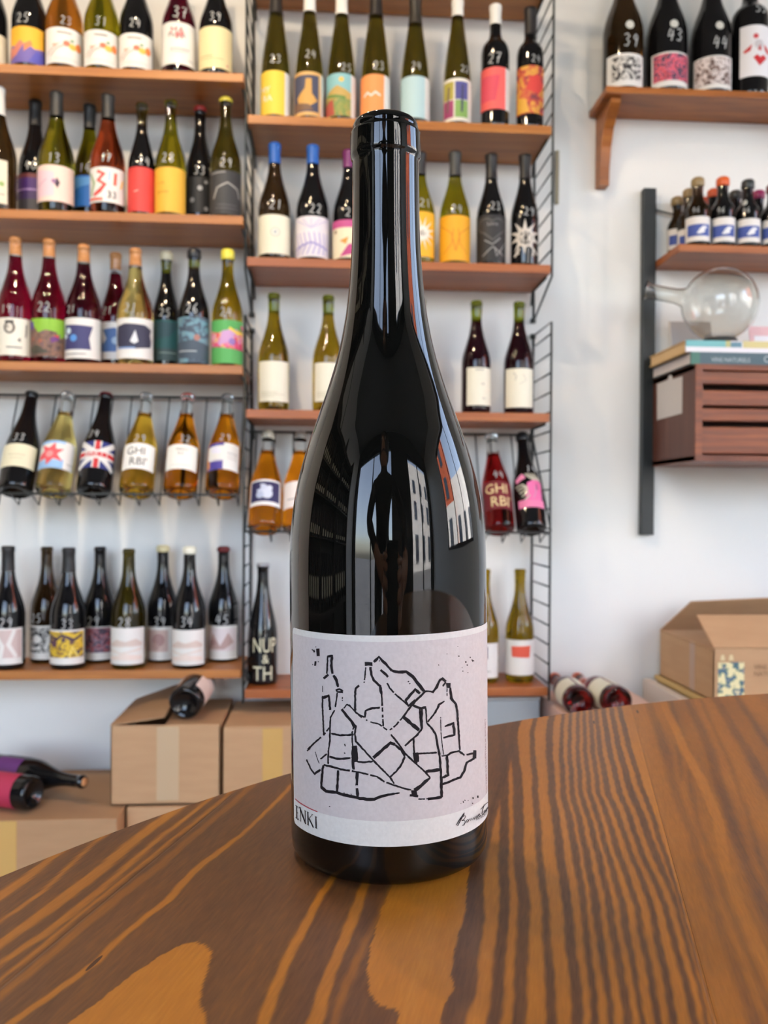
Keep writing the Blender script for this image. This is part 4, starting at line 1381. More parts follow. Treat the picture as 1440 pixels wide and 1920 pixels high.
SB(Rw, 201.5, 62, 'burg', 'orangered', 'red-orange bottle with white label of coloured brush strokes on the second left shelf', ytop=180, cap=('capsule', DKC), cy=225, lab=(171, 232, 313, 379, WHITE),
   art=[('l', [(.1, .2), (.2, .55), (.08, .85)], .1, srgb(160, 180, 140)), ('l', [(.28, .88), (.42, .8), (.3, .62), (.44, .5), (.34, .32), (.2, .2)], .11, srgb(216, 72, 66)), ('l', [(.64, .5), (.66, .85)], .1, srgb(226, 90, 70)), ('l', [(.78, .45), (.84, .7)], .07, srgb(236, 190, 60)), ('l', [(.05, .1), (.4, .08)], .08, srgb(224, 110, 90)), ('t', '33', .58, .12, .2, BLK), ('l', [(.52, .6), (.54, .9)], .07, srgb(170, 204, 226))], num=('17', 199, 298, 15))
SB(Rw, 265, 49, 'burg', 'black', 'black bottle with plain red label on the second left shelf', ytop=195, lab=(240, 290, 313, 396, srgb(212, 64, 60)), art=[('l', [(.3, .44), (.42, .47)], .03, srgb(240, 170, 160))], num=('24', 270, 303, 16), upper='dkolive', fill=.8)
SB(Rw, 319, 56, 'burg', 'olive', 'olive-green bottle with mustard yellow label on the second left shelf', ytop=190, lab=(290, 346, 313, 397, srgb(230, 178, 62)), art=[('t', 'a mi', .3, .62, .07, srgb(150, 110, 30)), ('t', 'goutte', .35, .42, .07, srgb(150, 110, 30))], num=('28', 315, 297, 18))
SB(Rw, 374, 54, 'burg', 'black', 'black bottle with red wax top and black bubble label on the second left shelf', ytop=202, Y=2.27, cap=('wax', srgb(176, 50, 48)), cy=211, lab=(349, 401, 331, 399, srgb(26, 26, 28)), art=[('c', .45, .68, .07, srgb(170, 170, 172)), ('c', .6, .86, .05, srgb(150, 150, 152)), ('c', .25, .35, .07, srgb(130, 130, 132)), ('c', .6, .12, .06, srgb(130, 130, 132))], num=('33', 374, 321, 16))
SB(Rw, 422, 58, 'burg', 'dkolive', 'brown bottle with yellow wax top and charcoal arc label on the second left shelf', ytop=186, cap=('wax', srgb(208, 196, 70)), cy=194, lab=(394, 450, 319, 401, srgb(56, 56, 58)), art=[('l', [(.2, .35), (.3, .6), (.55, .72), (.8, .6), (.88, .4)], .035, srgb(170, 168, 164)), ('l', [(.12, .93), (.5, .96)], .03, srgb(150, 148, 146)), ('r', .3, .2, .8, .22, srgb(96, 96, 96)), ('r', .25, .12, .85, .14, srgb(96, 96, 96))], num=('29', 424, 307, 17))

Rw = dict(z=zL3, Y=2.205, group='bottles on the third left shelf')
SB(Rw, 29, 62, 'burg', 'red', 'red wine bottle with skull-like ink label at the left picture edge, third shelf', ytop=446, cap=('cork', None), upper='clear', fill=.845, lab=(-1, 56, 596, 666, srgb(232, 228, 214)), art=[('c', .42, .74, .15, srgb(90, 84, 78), .17), ('c', .42, .74, .09, srgb(214, 208, 194), .12), ('r', .32, .86, .52, .93, srgb(60, 56, 52)), ('l', [(.82, .85), (.8, .5)], .05, srgb(130, 124, 116)), ('p', [(.6, .4), (.66, .48), (.68, .36)], srgb(90, 84, 78)), ('r', .35, .2, .7, .23, GREY), ('c', .38, .76, .025, srgb(40, 36, 34))], num=('19', 14, 580, 15))
SB(Rw, 92, 62, 'burg', 'red', 'red wine bottle with green and brown jungle-painted label on the third left shelf', ytop=450, cap=('cork', None), upper='clear', fill=.845, lab=(60, 119, 597, 668, B_JUNG),
   art=[('p', [(.1, 1), (1, 1), (1, .55), (.8, .5), (.75, .66), (.5, .7), (.35, .62)], srgb(140, 190, 60)), ('p', [(.08, .95), (.22, .9), (.2, .7), (.1, .74)], srgb(90, 70, 150)), ('p', [(.6, .48), (.84, .6), (.8, .44), (.64, .36)], srgb(110, 60, 130)), ('p', [(.68, .55), (.8, .58), (.8, .5)], srgb(214, 70, 60)), ('p', [(.05, .2), (.3, .3), (.6, .1), (.2, .05)], srgb(76, 72, 60)), ('c', .4, .4, .05, srgb(170, 100, 76)), ('c', .2, .45, .06, srgb(150, 96, 80))], num=('22', 84, 577, 18))
SB(Rw, 157, 64, 'burg', 'dkred', 'dark red wine bottle with white label and navy sea scene on the third left shelf', ytop=460, cap=('cork', None), upper='clear', fill=.835, lab=(125, 187, 596, 672, WHITE), art=[('p', [(.06, .22), (.7, .22), (.66, .5), (.74, .8), (.1, .84)], srgb(62, 62, 110)), ('c', .34, .5, .09, srgb(90, 150, 220)), ('c', .22, .68, .08, srgb(206, 222, 236)), ('c', .14, .55, .06, srgb(200, 214, 230)), ('r', .1, .1, .6, .12, GREY)], num=('21', 136, 580, 14))
SB(Rw, 217, 55, 'burg', 'red', 'red wine bottle with blue wave label, set back on the third left shelf', ytop=475, Y=2.287, cap=('cork', None), upper='clear', fill=.82, lab=(189, 246, 604, 674, srgb(222, 226, 234)), art=[('p', [(.05, .2), (.5, .2), (.7, .5), (.5, .85), (.2, .8), (.3, .55)], srgb(76, 112, 176)), ('p', [(.05, .3), (.2, .4), (.15, .8), (.02, .85)], srgb(50, 70, 130)), ('c', .5, .5, .1, srgb(160, 190, 226))], num=('21', 203, 583, 14))
SB(Rw, 254, 65, 'burg', 'straw', 'pale straw wine bottle with white label and black smudge on the third left shelf', ytop=467, cap=('cork', None), upper='clear', fill=.83, lab=(222, 286, 596, 672, WHITE), art=[('p', [(.08, .3), (.5, .24), (.84, .3), (.86, .45), (.82, .6), (.86, .74), (.7, .84), (.3, .86), (.08, .8), (.05, .5)], srgb(52, 52, 76)), ('p', [(.4, .42), (.5, .7), (.56, .42), (.48, .36)], srgb(220, 222, 228)), ('r', .1, .24, .5, .28, srgb(120, 150, 200))], num=('21', 246, 578, 17))
SB(Rw, 312, 50, 'burg', 'black', 'black bottle with cream wax top and teal label, set back on the third left shelf', ytop=474, Y=2.287, cap=('wax', srgb(226, 218, 186)), cy=490, upper='green', fill=.82, lab=(288, 336, 600, 676, srgb(38, 92, 96)), art=[('r', 0, 0, 1, .3, srgb(60, 84, 88)), ('r', .3, .18, .8, .2, srgb(150, 170, 170)), ('p', [(.1, .5), (.6, .6), (.9, .95), (.1, .95)], srgb(46, 80, 90))], num=('25', 310, 587, 15))
SB(Rw, 364, 57, 'burg', 'black', 'black wax-topped bottle with slate blue painted label on the third left shelf', ytop=469, cap=('wax', srgb(34, 38, 44)), cy=486, upper='green', fill=.83, lab=(336, 391, 594, 680, B_TEAL), art=[('p', [(.05, .1), (.95, .08), (.95, .4), (.5, .5), (.05, .45)], srgb(70, 84, 98)), ('c', .6, .55, .07, srgb(170, 120, 110)), ('r', .1, .24, .6, .26, srgb(190, 196, 200))], num=('26', 361, 579, 18))
SB(Rw, 427, 57, 'burg', 'olive2', 'olive-amber bottle with yellow wax top and green pink floral label, third left shelf', ytop=470, cap=('wax', srgb(226, 216, 80)), cy=489, lab=(398, 455, 600, 681, srgb(92, 176, 96)),
   art=[('p', [(0, .4), (1, .3), (1, .75), (.6, .8), (.3, .7), (0, .78)], B_FLOR), ('p', [(.3, .4), (.6, .5), (.75, .8), (.4, .75)], srgb(206, 160, 206)), ('l', [(.55, .82), (.75, .7), (.95, .72)], .07, srgb(240, 208, 80)), ('c', .15, .6, .07, srgb(244, 170, 190)), ('c', .62, .5, .08, srgb(150, 120, 190)), ('c', .9, .85, .06, srgb(230, 120, 150))], num=('24', 425, 586, 17))

Rw = dict(z=zL5, Y=2.195, group='bottles on the lowest left shelf')
PB = srgb(176, 140, 130)
BCK = srgb(24, 24, 26)
BEIGE = [('p', [(.1, .55), (.3, .68), (.5, .62), (.75, .7), (.92, .58), (.92, .5), (.1, .48)], srgb(214, 196, 186)), ('l', [(.1, .4), (.4, .3), (.9, .42)], .04, srgb(224, 208, 196)), ('p', [(.12, .2), (.5, .3), (.9, .22), (.9, .12), (.12, .12)], srgb(232, 216, 206))]
SB(Rw, 17, 60, 'burg', 'black', 'black bottle with brown and white crossed-strokes label at the left of the lowest shelf', ytop=1025, cap=('capsule', BCK), lab=(-12, 41, 1179, 1247, WHITE), art=[('r', .02, .18, .95, .95, srgb(206, 186, 182)), ('l', [(.2, .95), (.45, .5), (.4, .18)], .12, WHITE), ('l', [(.75, .95), (.6, .55), (.8, .2)], .12, WHITE), ('p', [(.05, .3), (.25, .5), (.1, .7)], srgb(130, 96, 96))], num=('29', 14, 1168, 18))
SB(Rw, 90, 57, 'burg', 'brown', 'dark bottle with black and white scribble label, set back on the lowest shelf', ytop=1025, Y=2.285, lab=(62, 117, 1174, 1237, WHITE), art=[('r', .03, .2, .97, .95, B_SCRIB), ('c', .3, .6, .12, WHITE), ('l', [(.5, .3), (.6, .7), (.8, .8), (.9, .5)], .09, WHITE), ('l', [(.1, .3), (.4, .35)], .08, WHITE)], num=('25', 72, 1159, 16))
SB(Rw, 131, 63, 'burg', 'black', 'black bottle with yellow figure-drawing label on the lowest left shelf', ytop=1028, cap=('capsule', BCK), lab=(96, 158, 1182, 1247, WHITE), art=[('r', .04, .2, .96, .95, B_YEL), ('l', [(.1, .85), (.3, .7), (.45, .85), (.7, .7), (.9, .85)], .09, srgb(70, 50, 70)), ('c', .25, .6, .1, srgb(96, 64, 84)), ('l', [(.3, .5), (.42, .3), (.35, .22)], .07, srgb(170, 130, 40)), ('l', [(.6, .22), (.68, .5), (.8, .22)], .06, srgb(240, 220, 120))], num=('33', 129, 1170, 17))
SB(Rw, 190, 57, 'burg', 'black', 'black bottle with dark red and violet painted label, set back on the lowest shelf', ytop=1025, Y=2.287, lab=(161, 214, 1176, 1238, WHITE), art=[('r', .02, .22, .98, .97, B_VIO)], num=('29', 179, 1165, 17))
SB(Rw, 244, 62, 'burg', 'dkolive', 'dark olive bottle with white label and beige hills on the lowest left shelf', ytop=1029, lab=(209, 271, 1178, 1247, WHITE), art=BEIGE, num=('28', 237, 1167, 18))
SB(Rw, 308, 57, 'burg', 'black', 'black cream-topped bottle with brown nude-sketch label, set back on the lowest shelf', ytop=1024, Y=2.287, cap=('wax', srgb(216, 204, 160)), cy=1035, lab=(280, 336, 1176, 1238, WHITE), art=[('r', .1, .25, .62, .9, srgb(206, 180, 174)), ('c', .4, .6, .2, srgb(176, 140, 136)), ('c', .34, .4, .12, srgb(190, 156, 150))], num=('39', 303, 1166, 17))
SB(Rw, 358, 62, 'burg', 'black', 'black bottle with pale cream top and white hill-landscape label on the lowest shelf', ytop=1026, cap=('wax', srgb(232, 230, 212)), cy=1039, lab=(323, 385, 1182, 1248, WHITE), art=BEIGE, num=('34', 354, 1166, 18))
SB(Rw, 422, 57, 'burg', 'black', 'black bottle with red wax top and brown winged-figure label, right end of lowest shelf', ytop=1026, Y=2.287, cap=('wax', srgb(110, 30, 34)), cy=1035, lab=(393, 447, 1174, 1237, WHITE), art=[('r', .05, .25, .95, .92, srgb(226, 214, 216)), ('p', [(.15, .3), (.3, .8), (.5, .4), (.7, .8), (.85, .5), (.6, .3)], srgb(190, 158, 152)), ('c', .3, .5, .1, srgb(170, 134, 130))], num=('45', 420, 1162, 18))

Rw = dict(z=zC1, Y=2.205, group='bottles on the upper middle shelf')
YEL = srgb(238, 202, 72)


def split(front, rest=WHITE, k=.72):
    return [('r', 0, 0, k, 1, front)]


SB(Rw, 515, 54, 'flute', 'dkolive', 'slim olive bottle with yellow label, leftmost on the upper middle shelf', ytop=-22, cap=('capsule', srgb(40, 36, 34)), lab=(488, 542, 132, 214, WHITE), art=split(YEL) + [('t', 'MY', .24, .5, .14, WHITE), ('t', 'RA', .3, .3, .14, WHITE)], num=('23', 515, 112, 16))
SB(Rw, 578, 54, 'flute', 'dkolive', 'slim bottle with white cap and gold framed figure label, upper middle shelf', ytop=-12, cap=('capsule', srgb(236, 234, 228)), cy=26, lab=(551, 605, 134, 216, WHITE), art=split(srgb(222, 176, 110), k=.8) + [('r', .07, .08, .73, .92, srgb(72, 74, 96)), ('p', [(.2, .4), (.4, .62), (.42, .84), (.55, .84), (.56, .5), (.7, .34), (.5, .2), (.25, .25)], srgb(206, 158, 84)), ('p', [(.1, .1), (.6, .12), (.5, .25), (.15, .3)], srgb(120, 90, 70))], num=('24', 581, 102, 16))
SB(Rw, 638, 54, 'flute', 'dkolive', 'slim bottle with white cap and painted landscape label, upper middle shelf', ytop=-10, cap=('capsule', srgb(236, 234, 228)), cy=31, lab=(611, 665, 137, 217, WHITE), art=split(srgb(136, 190, 196), k=.74) + [('p', [(0, .5), (.2, .6), (.4, .72), (.6, .62), (.74, .55), (.74, .3), (0, .3)], srgb(190, 160, 90)), ('r', 0, 0, .74, .4, B_LAND), ('p', [(0, .02), (.35, .02), (.3, .4), (0, .3)], srgb(176, 84, 70)), ('c', .5, .85, .06, srgb(232, 190, 90)), ('l', [(.1, .5), (.6, .42)], .08, srgb(110, 140, 70))], num=('25', 648, 128, 15))
SB(Rw, 702, 55, 'flute', 'dkolive', 'slim dark bottle with orange label behind the mouth of the big bottle', ytop=-18, cap=('capsule', srgb(40, 36, 34)), lab=(675, 729, 139, 219, WHITE), art=split(srgb(240, 152, 88)) + [('l', [(.2, .5), (.3, .58), (.4, .5), (.5, .58), (.62, .5)], .05, WHITE)], num=('23', 709, 125, 16))
SB(Rw, 776, 55, 'flute', 'dkolive', 'slim bottle with pale blue label right of the mouth of the big bottle', ytop=0, cap=('capsule', srgb(50, 46, 40)), lab=(750, 804, 142, 221, WHITE), art=split(srgb(178, 208, 214)), num=('24', 779, 125, 15))
SB(Rw, 855, 53, 'flute', 'dkolive', 'slim bottle with white collar and four-colour label, upper middle shelf', ytop=2, cap=('capsule', srgb(236, 234, 228)), cy=34, lab=(830, 881, 146, 226, srgb(232, 228, 216)), art=[('r', .05, .5, .38, .92, srgb(176, 164, 70)), ('r', .42, .5, .78, .92, srgb(84, 84, 150)), ('r', .05, .08, .38, .48, srgb(160, 64, 110)), ('r', .42, .08, .78, .48, srgb(130, 170, 90)), ('l', [(.2, .2), (.25, .8)], .05, srgb(110, 90, 80)), ('l', [(.6, .2), (.62, .85)], .05, srgb(70, 70, 100))], num=('22', 870, 130, 14))
SB(Rw, 926, 53, 'bord', 'black', 'black straight-shouldered bottle with white cap and coral label, upper middle shelf', ytop=12, cap=('capsule', srgb(238, 236, 230)), cy=49, lab=(900, 953, 125, 204, WHITE), art=split(srgb(236, 100, 96), k=.76) + [('p', [(.05, .2), (.5, .2), (.6, .8), (.1, .8)], srgb(220, 76, 96))], num=('27', 926, 111, 20))
SB(Rw, 991, 51, 'bord', 'black', 'black bottle with abstract red and yellow label at the right end, upper middle shelf', ytop=17, cap=('capsule', srgb(34, 30, 30)), cy=68, lab=(967, 1017, 122, 212, B_FIRE),
   art=[('p', [(.35, .5), (.7, .4), (.9, .6), (.7, .82), (.45, .75)], srgb(212, 64, 58)), ('p', [(.05, .02), (.45, .02), (.36, .3), (.1, .36)], srgb(222, 168, 62))], num=('24', 1003, 112, 14))

Rw = dict(z=zC2, Y=2.205, group='bottles on the second middle shelf')
BLU = srgb(28, 92, 178)
SB(Rw, 514, 59, 'burg', 'brown', 'dark brown bottle with blue cap and cream ring label, second middle shelf', ytop=271, cap=('capsule', BLU), cy=309, lab=(485, 543, 402, 475, srgb(232, 226, 204)), art=[('c', .52, .55, .13, srgb(200, 196, 184)), ('c', .52, .55, .09, srgb(232, 228, 214)), ('c', .52, .55, .05, srgb(180, 186, 186))], num=('21', 517, 385, 18))
SB(Rw, 585.5, 61, 'burg', 'black', 'black bottle with blue cap and lavender sketch label, second middle shelf', ytop=275, cap=('capsule', BLU), cy=310, lab=(555, 615, 405, 481, srgb(228, 222, 228)), art=[*[('l', [(.05 + .12 * i, .05), (.2 + .1 * i, .3), (.12 + .11 * i, .6)], .035, srgb(176, 168, 212)) for i in range(8)], ('l', [(.1, .2), (.5, .35), (.9, .2)], .05, srgb(160, 152, 204)), *[('l', [(.5, .7), (.1 + .2 * i, .95)], .02, srgb(196, 190, 220)) for i in range(5)]], num=('22', 592, 393, 18))
SB(Rw, 653, 59, 'burg', 'black', 'black bottle with purple cap and magenta cream label beside the big neck', ytop=284, cap=('capsule', srgb(112, 36, 100)), cy=317, lab=(624, 682, 412, 483, srgb(232, 222, 190)), art=[('r', 0, .8, 1, 1, srgb(196, 84, 140)), ('p', [(.3, .02), (.6, .1), (.7, .4), (.5, .35)], srgb(190, 70, 130)), ('p', [(.3, .45), (.5, .55), (.45, .35)], srgb(214, 150, 60)), ('c', .18, .7, .05, srgb(150, 120, 90))], num=('21', 659, 400, 17))
SB(Rw, 786, 59, 'burg', 'olive', 'olive bottle with yellow white-flower label right of the big neck', ytop=288, cap=('capsule', srgb(40, 42, 44)), cy=330, lab=(757, 813, 396, 481, srgb(240, 178, 34)),
   art=[*[('p', [(.62 + .1 * math.cos(t), .52 + .12 * math.sin(t)), (.62 + .38 * math.cos(t + .26), .52 + .4 * math.sin(t + .26)), (.62 + .1 * math.cos(t + .52), .52 + .12 * math.sin(t + .52))], srgb(238, 232, 220)) for t in [i * math.pi / 6 for i in range(12)]], ('c', .62, .52, .16, srgb(236, 230, 216)), ('c', .62, .52, .07, srgb(170, 160, 150))], num=('21', 797, 381, 17))
SB(Rw, 852, 58, 'burg', 'olive', 'olive bottle with dark cap and plain orange-yellow label, second middle shelf', ytop=287, cap=('capsule', srgb(56, 58, 58)), cy=332, lab=(824, 881, 403, 488, srgb(240, 170, 28)), art=[('l', [(.1, .8), (.4, .6), (.5, .2)], .025, srgb(214, 140, 24)), ('l', [(.9, .8), (.6, .6), (.5, .2)], .025, srgb(214, 140, 24)), ('l', [(.2, .15), (.4, .35), (.45, .7)], .02, srgb(214, 140, 24)), ('l', [(.8, .15), (.6, .35), (.55, .7)], .02, srgb(214, 140, 24))], num=('24', 857, 393, 16))
LG = srgb(150, 148, 146)
SB(Rw, 920, 55, 'burg', 'black', 'black bottle with chalk-grey heart drawing label, second middle shelf', ytop=291, cap=('capsule', BCK), cy=338, lab=(894, 949, 402, 489, srgb(38, 36, 36)), art=[('c', .32, .76, .2, srgb(84, 82, 80), .17), ('c', .66, .76, .2, srgb(84, 82, 80), .17), ('p', [(.1, .72), (.9, .72), (.5, .42)], srgb(84, 82, 80)), ('c', .32, .76, .17, srgb(46, 44, 44), .14), ('c', .66, .76, .17, srgb(46, 44, 44), .14), ('p', [(.16, .72), (.84, .72), (.5, .47)], srgb(46, 44, 44)), ('l', [(.3, .45), (.5, .35), (.7, .5)], .025, LG), ('l', [(.25, .1), (.5, .3), (.8, .12)], .025, LG), ('l', [(.55, .3), (.6, .1), (.85, .4)], .025, LG), ('t', 'Livre', .5, .76, .08, LG)], num=('23', 929, 387, 16))
SB(Rw, 983, 53, 'burg', 'black', 'black bottle with white flower-eye drawing, right end of second middle shelf', ytop=292, cap=('capsule', BCK), cy=338, lab=(958, 1009, 411, 484, None),
   art=[*[('p', [(.48 + .2 * math.cos(t), .55 + .2 * math.sin(t)), (.48 + .48 * math.cos(t + .3), .55 + .47 * math.sin(t + .3)), (.48 + .2 * math.cos(t + .6), .55 + .2 * math.sin(t + .6))], srgb(206, 198, 188)) for t in [i * math.pi / 5 for i in range(10)]], ('c', .5, .52, .24, srgb(206, 198, 188)), ('c', .5, .52, .17, srgb(30, 28, 28)), ('c', .5, .52, .12, srgb(206, 198, 188)), ('c', .5, .52, .05, srgb(60, 56, 54)), ('l', [(.2, .05), (.35, .25), (.3, .1)], .07, srgb(206, 198, 188)), ('l', [(.7, .05), (.72, .25), (.85, .1)], .07, srgb(206, 198, 188))], num=('29', 992, 398, 16))

Rw = dict(z=zC3, Y=2.205, group='bottles on the third middle shelf')
PLC = srgb(232, 226, 206)
TXT = [('r', .1, .22, .6, .235, srgb(196, 188, 160)), ('r', .1, .17, .8, .185, srgb(196, 188, 160)), ('r', .1, .12, .5, .135, srgb(196, 188, 160))]
SB(Rw, 514, 58, 'burg', 'olive2', 'olive bottle with cream paper label at the left end of the third middle shelf', ytop=551, lab=(488, 541, 677, 753, PLC), art=TXT, upper='green', fill=.83, num=None)
SB(Rw, 616, 58, 'burg', 'olive2', 'amber-olive bottle with cream label touching the left outline of the big bottle', ytop=555, lab=(592, 642, 680, 753, PLC), art=TXT, upper='green', fill=.83)
SB(Rw, 788, 57, 'burg', 'purple', 'bottle almost hidden behind the neck of the big bottle on the third middle shelf', ytop=562, lab=(762, 812, 688, 758, PLC), upper='green', fill=.83)
SB(Rw, 894, 55, 'burg', 'purple', 'dark red bottle with cream label right of the big bottle on the third shelf', ytop=565, lab=(877, 921, 689, 760, PLC), art=[('r', .3, .93, .6, .95, GREY), ('t', 'VIN', .55, .54, .05, GREY), ('t', 'NU', .6, .16, .05, GREY)], upper='green', fill=.81)
SB(Rw, 974, 57, 'burg', 'purple', 'dark red bottle with cream label at the right end of the third middle shelf', ytop=567, lab=(950, 1000, 691, 764, PLC), art=[('l', [(.3, .9), (.4, .8), (.36, .7)], .03, srgb(190, 184, 170)), ('l', [(.6, .85), (.7, .7), (.5, .6)], .02, srgb(200, 194, 180))], upper='green', fill=.81)

Rw = dict(z=zC5, Y=2.235, group='bottles on the lowest middle shelf')
SB(Rw, 496, 56, 'spark', 'black', 'black bottle with large cream block letters on the lowest middle shelf', ytop=1058, cap=('crown', srgb(196, 198, 204)), lab=(474, 522, 1195, 1280, None), art=[('t', 'NUP', .5, .66, .32, srgb(226, 222, 190), .62), ('t', '&', .52, .42, .2, srgb(226, 222, 190), .9), ('t', 'TH', .45, .04, .32, srgb(222, 220, 190), .75)])
SB(Rw, 913, 54, 'burg', 'olive2', 'olive bottle with small violet square label peeking out right of the big bottle', ytop=1067, lab=(888, 938, 1207, 1272, WHITE), art=[('r', .1, .55, .6, .9, srgb(120, 104, 124)), ('r', .3, .18, .7, .2, GREY)])
SB(Rw, 979, 54, 'burg', 'olive2', 'olive bottle with orange-red square on white label, lowest middle shelf', ytop=1067, lab=(953, 1006, 1201, 1267, WHITE), art=[('p', [(.28, .52), (.74, .5), (.76, .84), (.26, .82)], srgb(226, 92, 70))])

# ------------------------------------------------------------------ right-hand wall
zR1 = P(1280, 166, 2.21).z
xR1 = P(1137, 165, 2.21).x
r = tag(empty('wall_shelf', (xR1 + .3, 2.28, zR1 - .018)), 'stained pine shelf on a wooden bracket, holding magnums at the upper right', 'shelf')
o = box('board', xR1, xR1 + .75, 2.21, Y1 - .001, zR1 - .018, zR1, M_PINE, r, bevel=.002)
o.location = -r.location
xb = P(1132, 300, 2.33).x
for xx in (xb, xb + .62):
    prof = [(0, 0), (-.125, 0), (-.125, -.014), (-.1, -.03), (-.07, -.06), (-.05, -.1), (-.038, -.15), (-.034, -.2), (0, -.2)]
    V = [(s * .014, y, z) for s in (-1, 1) for y, z in prof]
    n = len(prof)
    Fc = [tuple(range(n)), tuple(range(2 * n - 1, n - 1, -1))] + [(i, (i + 1) % n, n + (i + 1) % n, n + i) for i in range(n)]
    br = mobj('bracket', V, Fc, M_PINE, r)
    br.location = Vector((xx, Y1 - .001, zR1 - .018)) - r.location
    fix_normals(br)

Rw = dict(z=zR1, Y=2.275, group='magnums on the upper right shelf')
DISC = srgb(206, 206, 198)
for x, txt, nx, ny, dx, dy, lab_, art_, d in (
        (1165, '39', 1181, 79, 1177, 46, (1136, 1201, 99, 160, WHITE), [('r', .16, .18, .88, .9, B_BW)], 'black magnum with black-and-white ink label, leftmost on the upper right shelf'),
        (1247, '43', 1263, 69, 1260, 44, (1220, 1286, 96, 160, WHITE), [('r', .05, .16, .95, .95, B_PINK)], 'black magnum with pink and navy painted label on the upper right shelf'),
        (1330, '44', 1348, 83, 1345, 47, (1299, 1366, 103, 164, WHITE), [('r', .04, .12, .96, .96, B_FACE)], 'black magnum with brown blotched face label on the upper right shelf')):
    SB(Rw, x, 76, 'mag', 'black' if x > 1200 else 'brown', d, H=.375, lab=lab_, art=art_, num=(txt, nx, ny, 23),
       extra=[((dx - 8, dx + 8, dy - 8, dy + 8, None), [('c', .5, .5, .5, DISC)])])
SB(Rw, 1402, 70, 'bord', 'black', 'black bottle with tall white label and red heart figure at the right edge', H=.36, lab=(1385, 1436, 46, 142, srgb(236, 234, 238)),
   art=[('c', .45, .78, .05, srgb(206, 70, 76)), ('p', [(.1, .5), (.35, .62), (.3, .5), (.15, .46)], srgb(206, 50, 56)), ('p', [(.7, .62), (.95, .5), (.85, .44), (.72, .52)], srgb(206, 50, 56)), ('p', [(.56, .2), (.8, .36), (.68, .42), (.58, .37), (.48, .42), (.38, .36)], srgb(206, 40, 48)), ('c', .54, .62, .09, srgb(206, 202, 206)), ('p', [(.5, .5), (.56, .62), (.62, .5)], srgb(200, 60, 66))], num=('55', 1422, 18, 17))

# black wall post with the string cabinet system
post = tag(box('wall_post', P(1205, 700, 2.335).x, P(1228.5, 700, 2.335).x, 2.335, Y1 - .001, P(1216, 1003, 2.335).z, P(1216, 352, 2.335).z, M_STEEL, bevel=.002), 'black steel wall post carrying the walnut cabinet', 'post')
zR2 = P(1350, 459, 2.18).z
xR2 = P(1273, 459, 2.18).x
r = tag(empty('wall_shelf', (xR2 + .3, 2.26, zR2 - .02)), 'walnut shelf with small blue-label bottles on the right', 'shelf')
o = box('board', xR2, xR2 + .8, 2.18, Y1 - .001, zR2 - .02, zR2, M_SHELF2, r, bevel=.002)
o.location = -r.location
pw = [P(1229, 394, 2.345), P(1262, 402, 2.345), Vector((P(1262, 402, 2.345).x + .01, 2.2, zR2 + .001))]
tube('side_wire', [tuple(p - r.location) for p in pw], .003, M_WIRE, r, 6)

Rw = dict(z=zR2, Y=2.225, group='small bottles on the right shelf')
BL = srgb(62, 84, 160)
MINI = [('r', .14, .2, .9, .68, BL), ('p', [(.45, .3), (.55, .5), (.66, .62), (.72, .55), (.7, .34), (.55, .28)], srgb(232, 232, 236)), ('p', [(.6, .5), (.76, .62), (.78, .5)], srgb(232, 232, 236))]
HB = [(1307, 336, 2.216, ('wax', srgb(150, 126, 86)), 'small bottle with tan top at the front left of the right shelf'),
      (1354, 335, 2.216, ('wax', srgb(222, 96, 40)), 'small bottle with orange top in the front row of the right shelf'),
      (1401, 340, 2.216, ('wax', srgb(40, 46, 46)), 'small bottle with black top and round sticker on the right shelf'),
      (1448, 348, 2.216, ('wax', srgb(120, 40, 50)), 'small bottle cut by the right picture edge in the front row'),
      (1291, 357, 2.28, ('wax', srgb(150, 126, 86)), 'small bottle with tan top in the second row of the right shelf'),
      (1337, 357, 2.28, ('wax', srgb(214, 92, 48)), 'small bottle with orange top in the second row of the right shelf'),
      (1378, 360, 2.28, ('wax', srgb(60, 60, 56)), 'small bottle with grey top in the second row of the right shelf'),
      (1421, 360, 2.28, ('wax', srgb(150, 40, 90)), 'small bottle with magenta top in the second row of the right shelf'),
      (1269, 372, 2.331, ('wax', srgb(150, 126, 86)), 'small bottle with tan top in the back row by the black post'),
      (1318, 373, 2.331, ('wax', srgb(206, 90, 56)), 'small bottle with orange top in the back row of the right shelf')]
for i, (x, yt, Yb, cp, d) in enumerate(HB):
    w = 45.5 if Yb < 2.25 else (43 if Yb < 2.3 else 36)
    zt_ = [406, 458] if Yb < 2.25 else [418, 462]
    SB(Rw, x, w, 'mini', 'black' if i not in (0, 4, 8) else 'brown', d, ytop=yt, Y=Yb, cap=cp, lab=(x - w * .47, x + w * .49, *((405 + (i * 2 if i < 4 else 0), 451 + i) if Yb < 2.25 else (428, 466)), srgb(232, 226, 220)), art=MINI,
       num=('46', x - 2, 394, 11) if i in (0, 1, 2) else None,
       extra=[((1388, 1400, 370, 382, None), [('c', .5, .5, .5, DISC)])] if i == 2 else (), name='small_bottle', cat='small bottle')

# walnut drawer cabinet
cY0, cY1 = 2.06, Y1 - .001
cx0 = P(1304, 770, cY0).x
cz1, cz0 = P(1304, 682, cY0).z, P(1304, 864, cY0).z
cx1 = cx0 + .78
cab = tag(empty('drawer_cabinet', ((cx0 + cx1) / 2, (cY0 + cY1) / 2, cz0)), 'walnut wall cabinet with grooved drawers on the right', 'cabinet')


def cb(nm, *bb, m=M_WALNUT, bev=.0012):
    o = box(nm, *bb, m, cab, bevel=bev)
    o.location = -cab.location
    return o


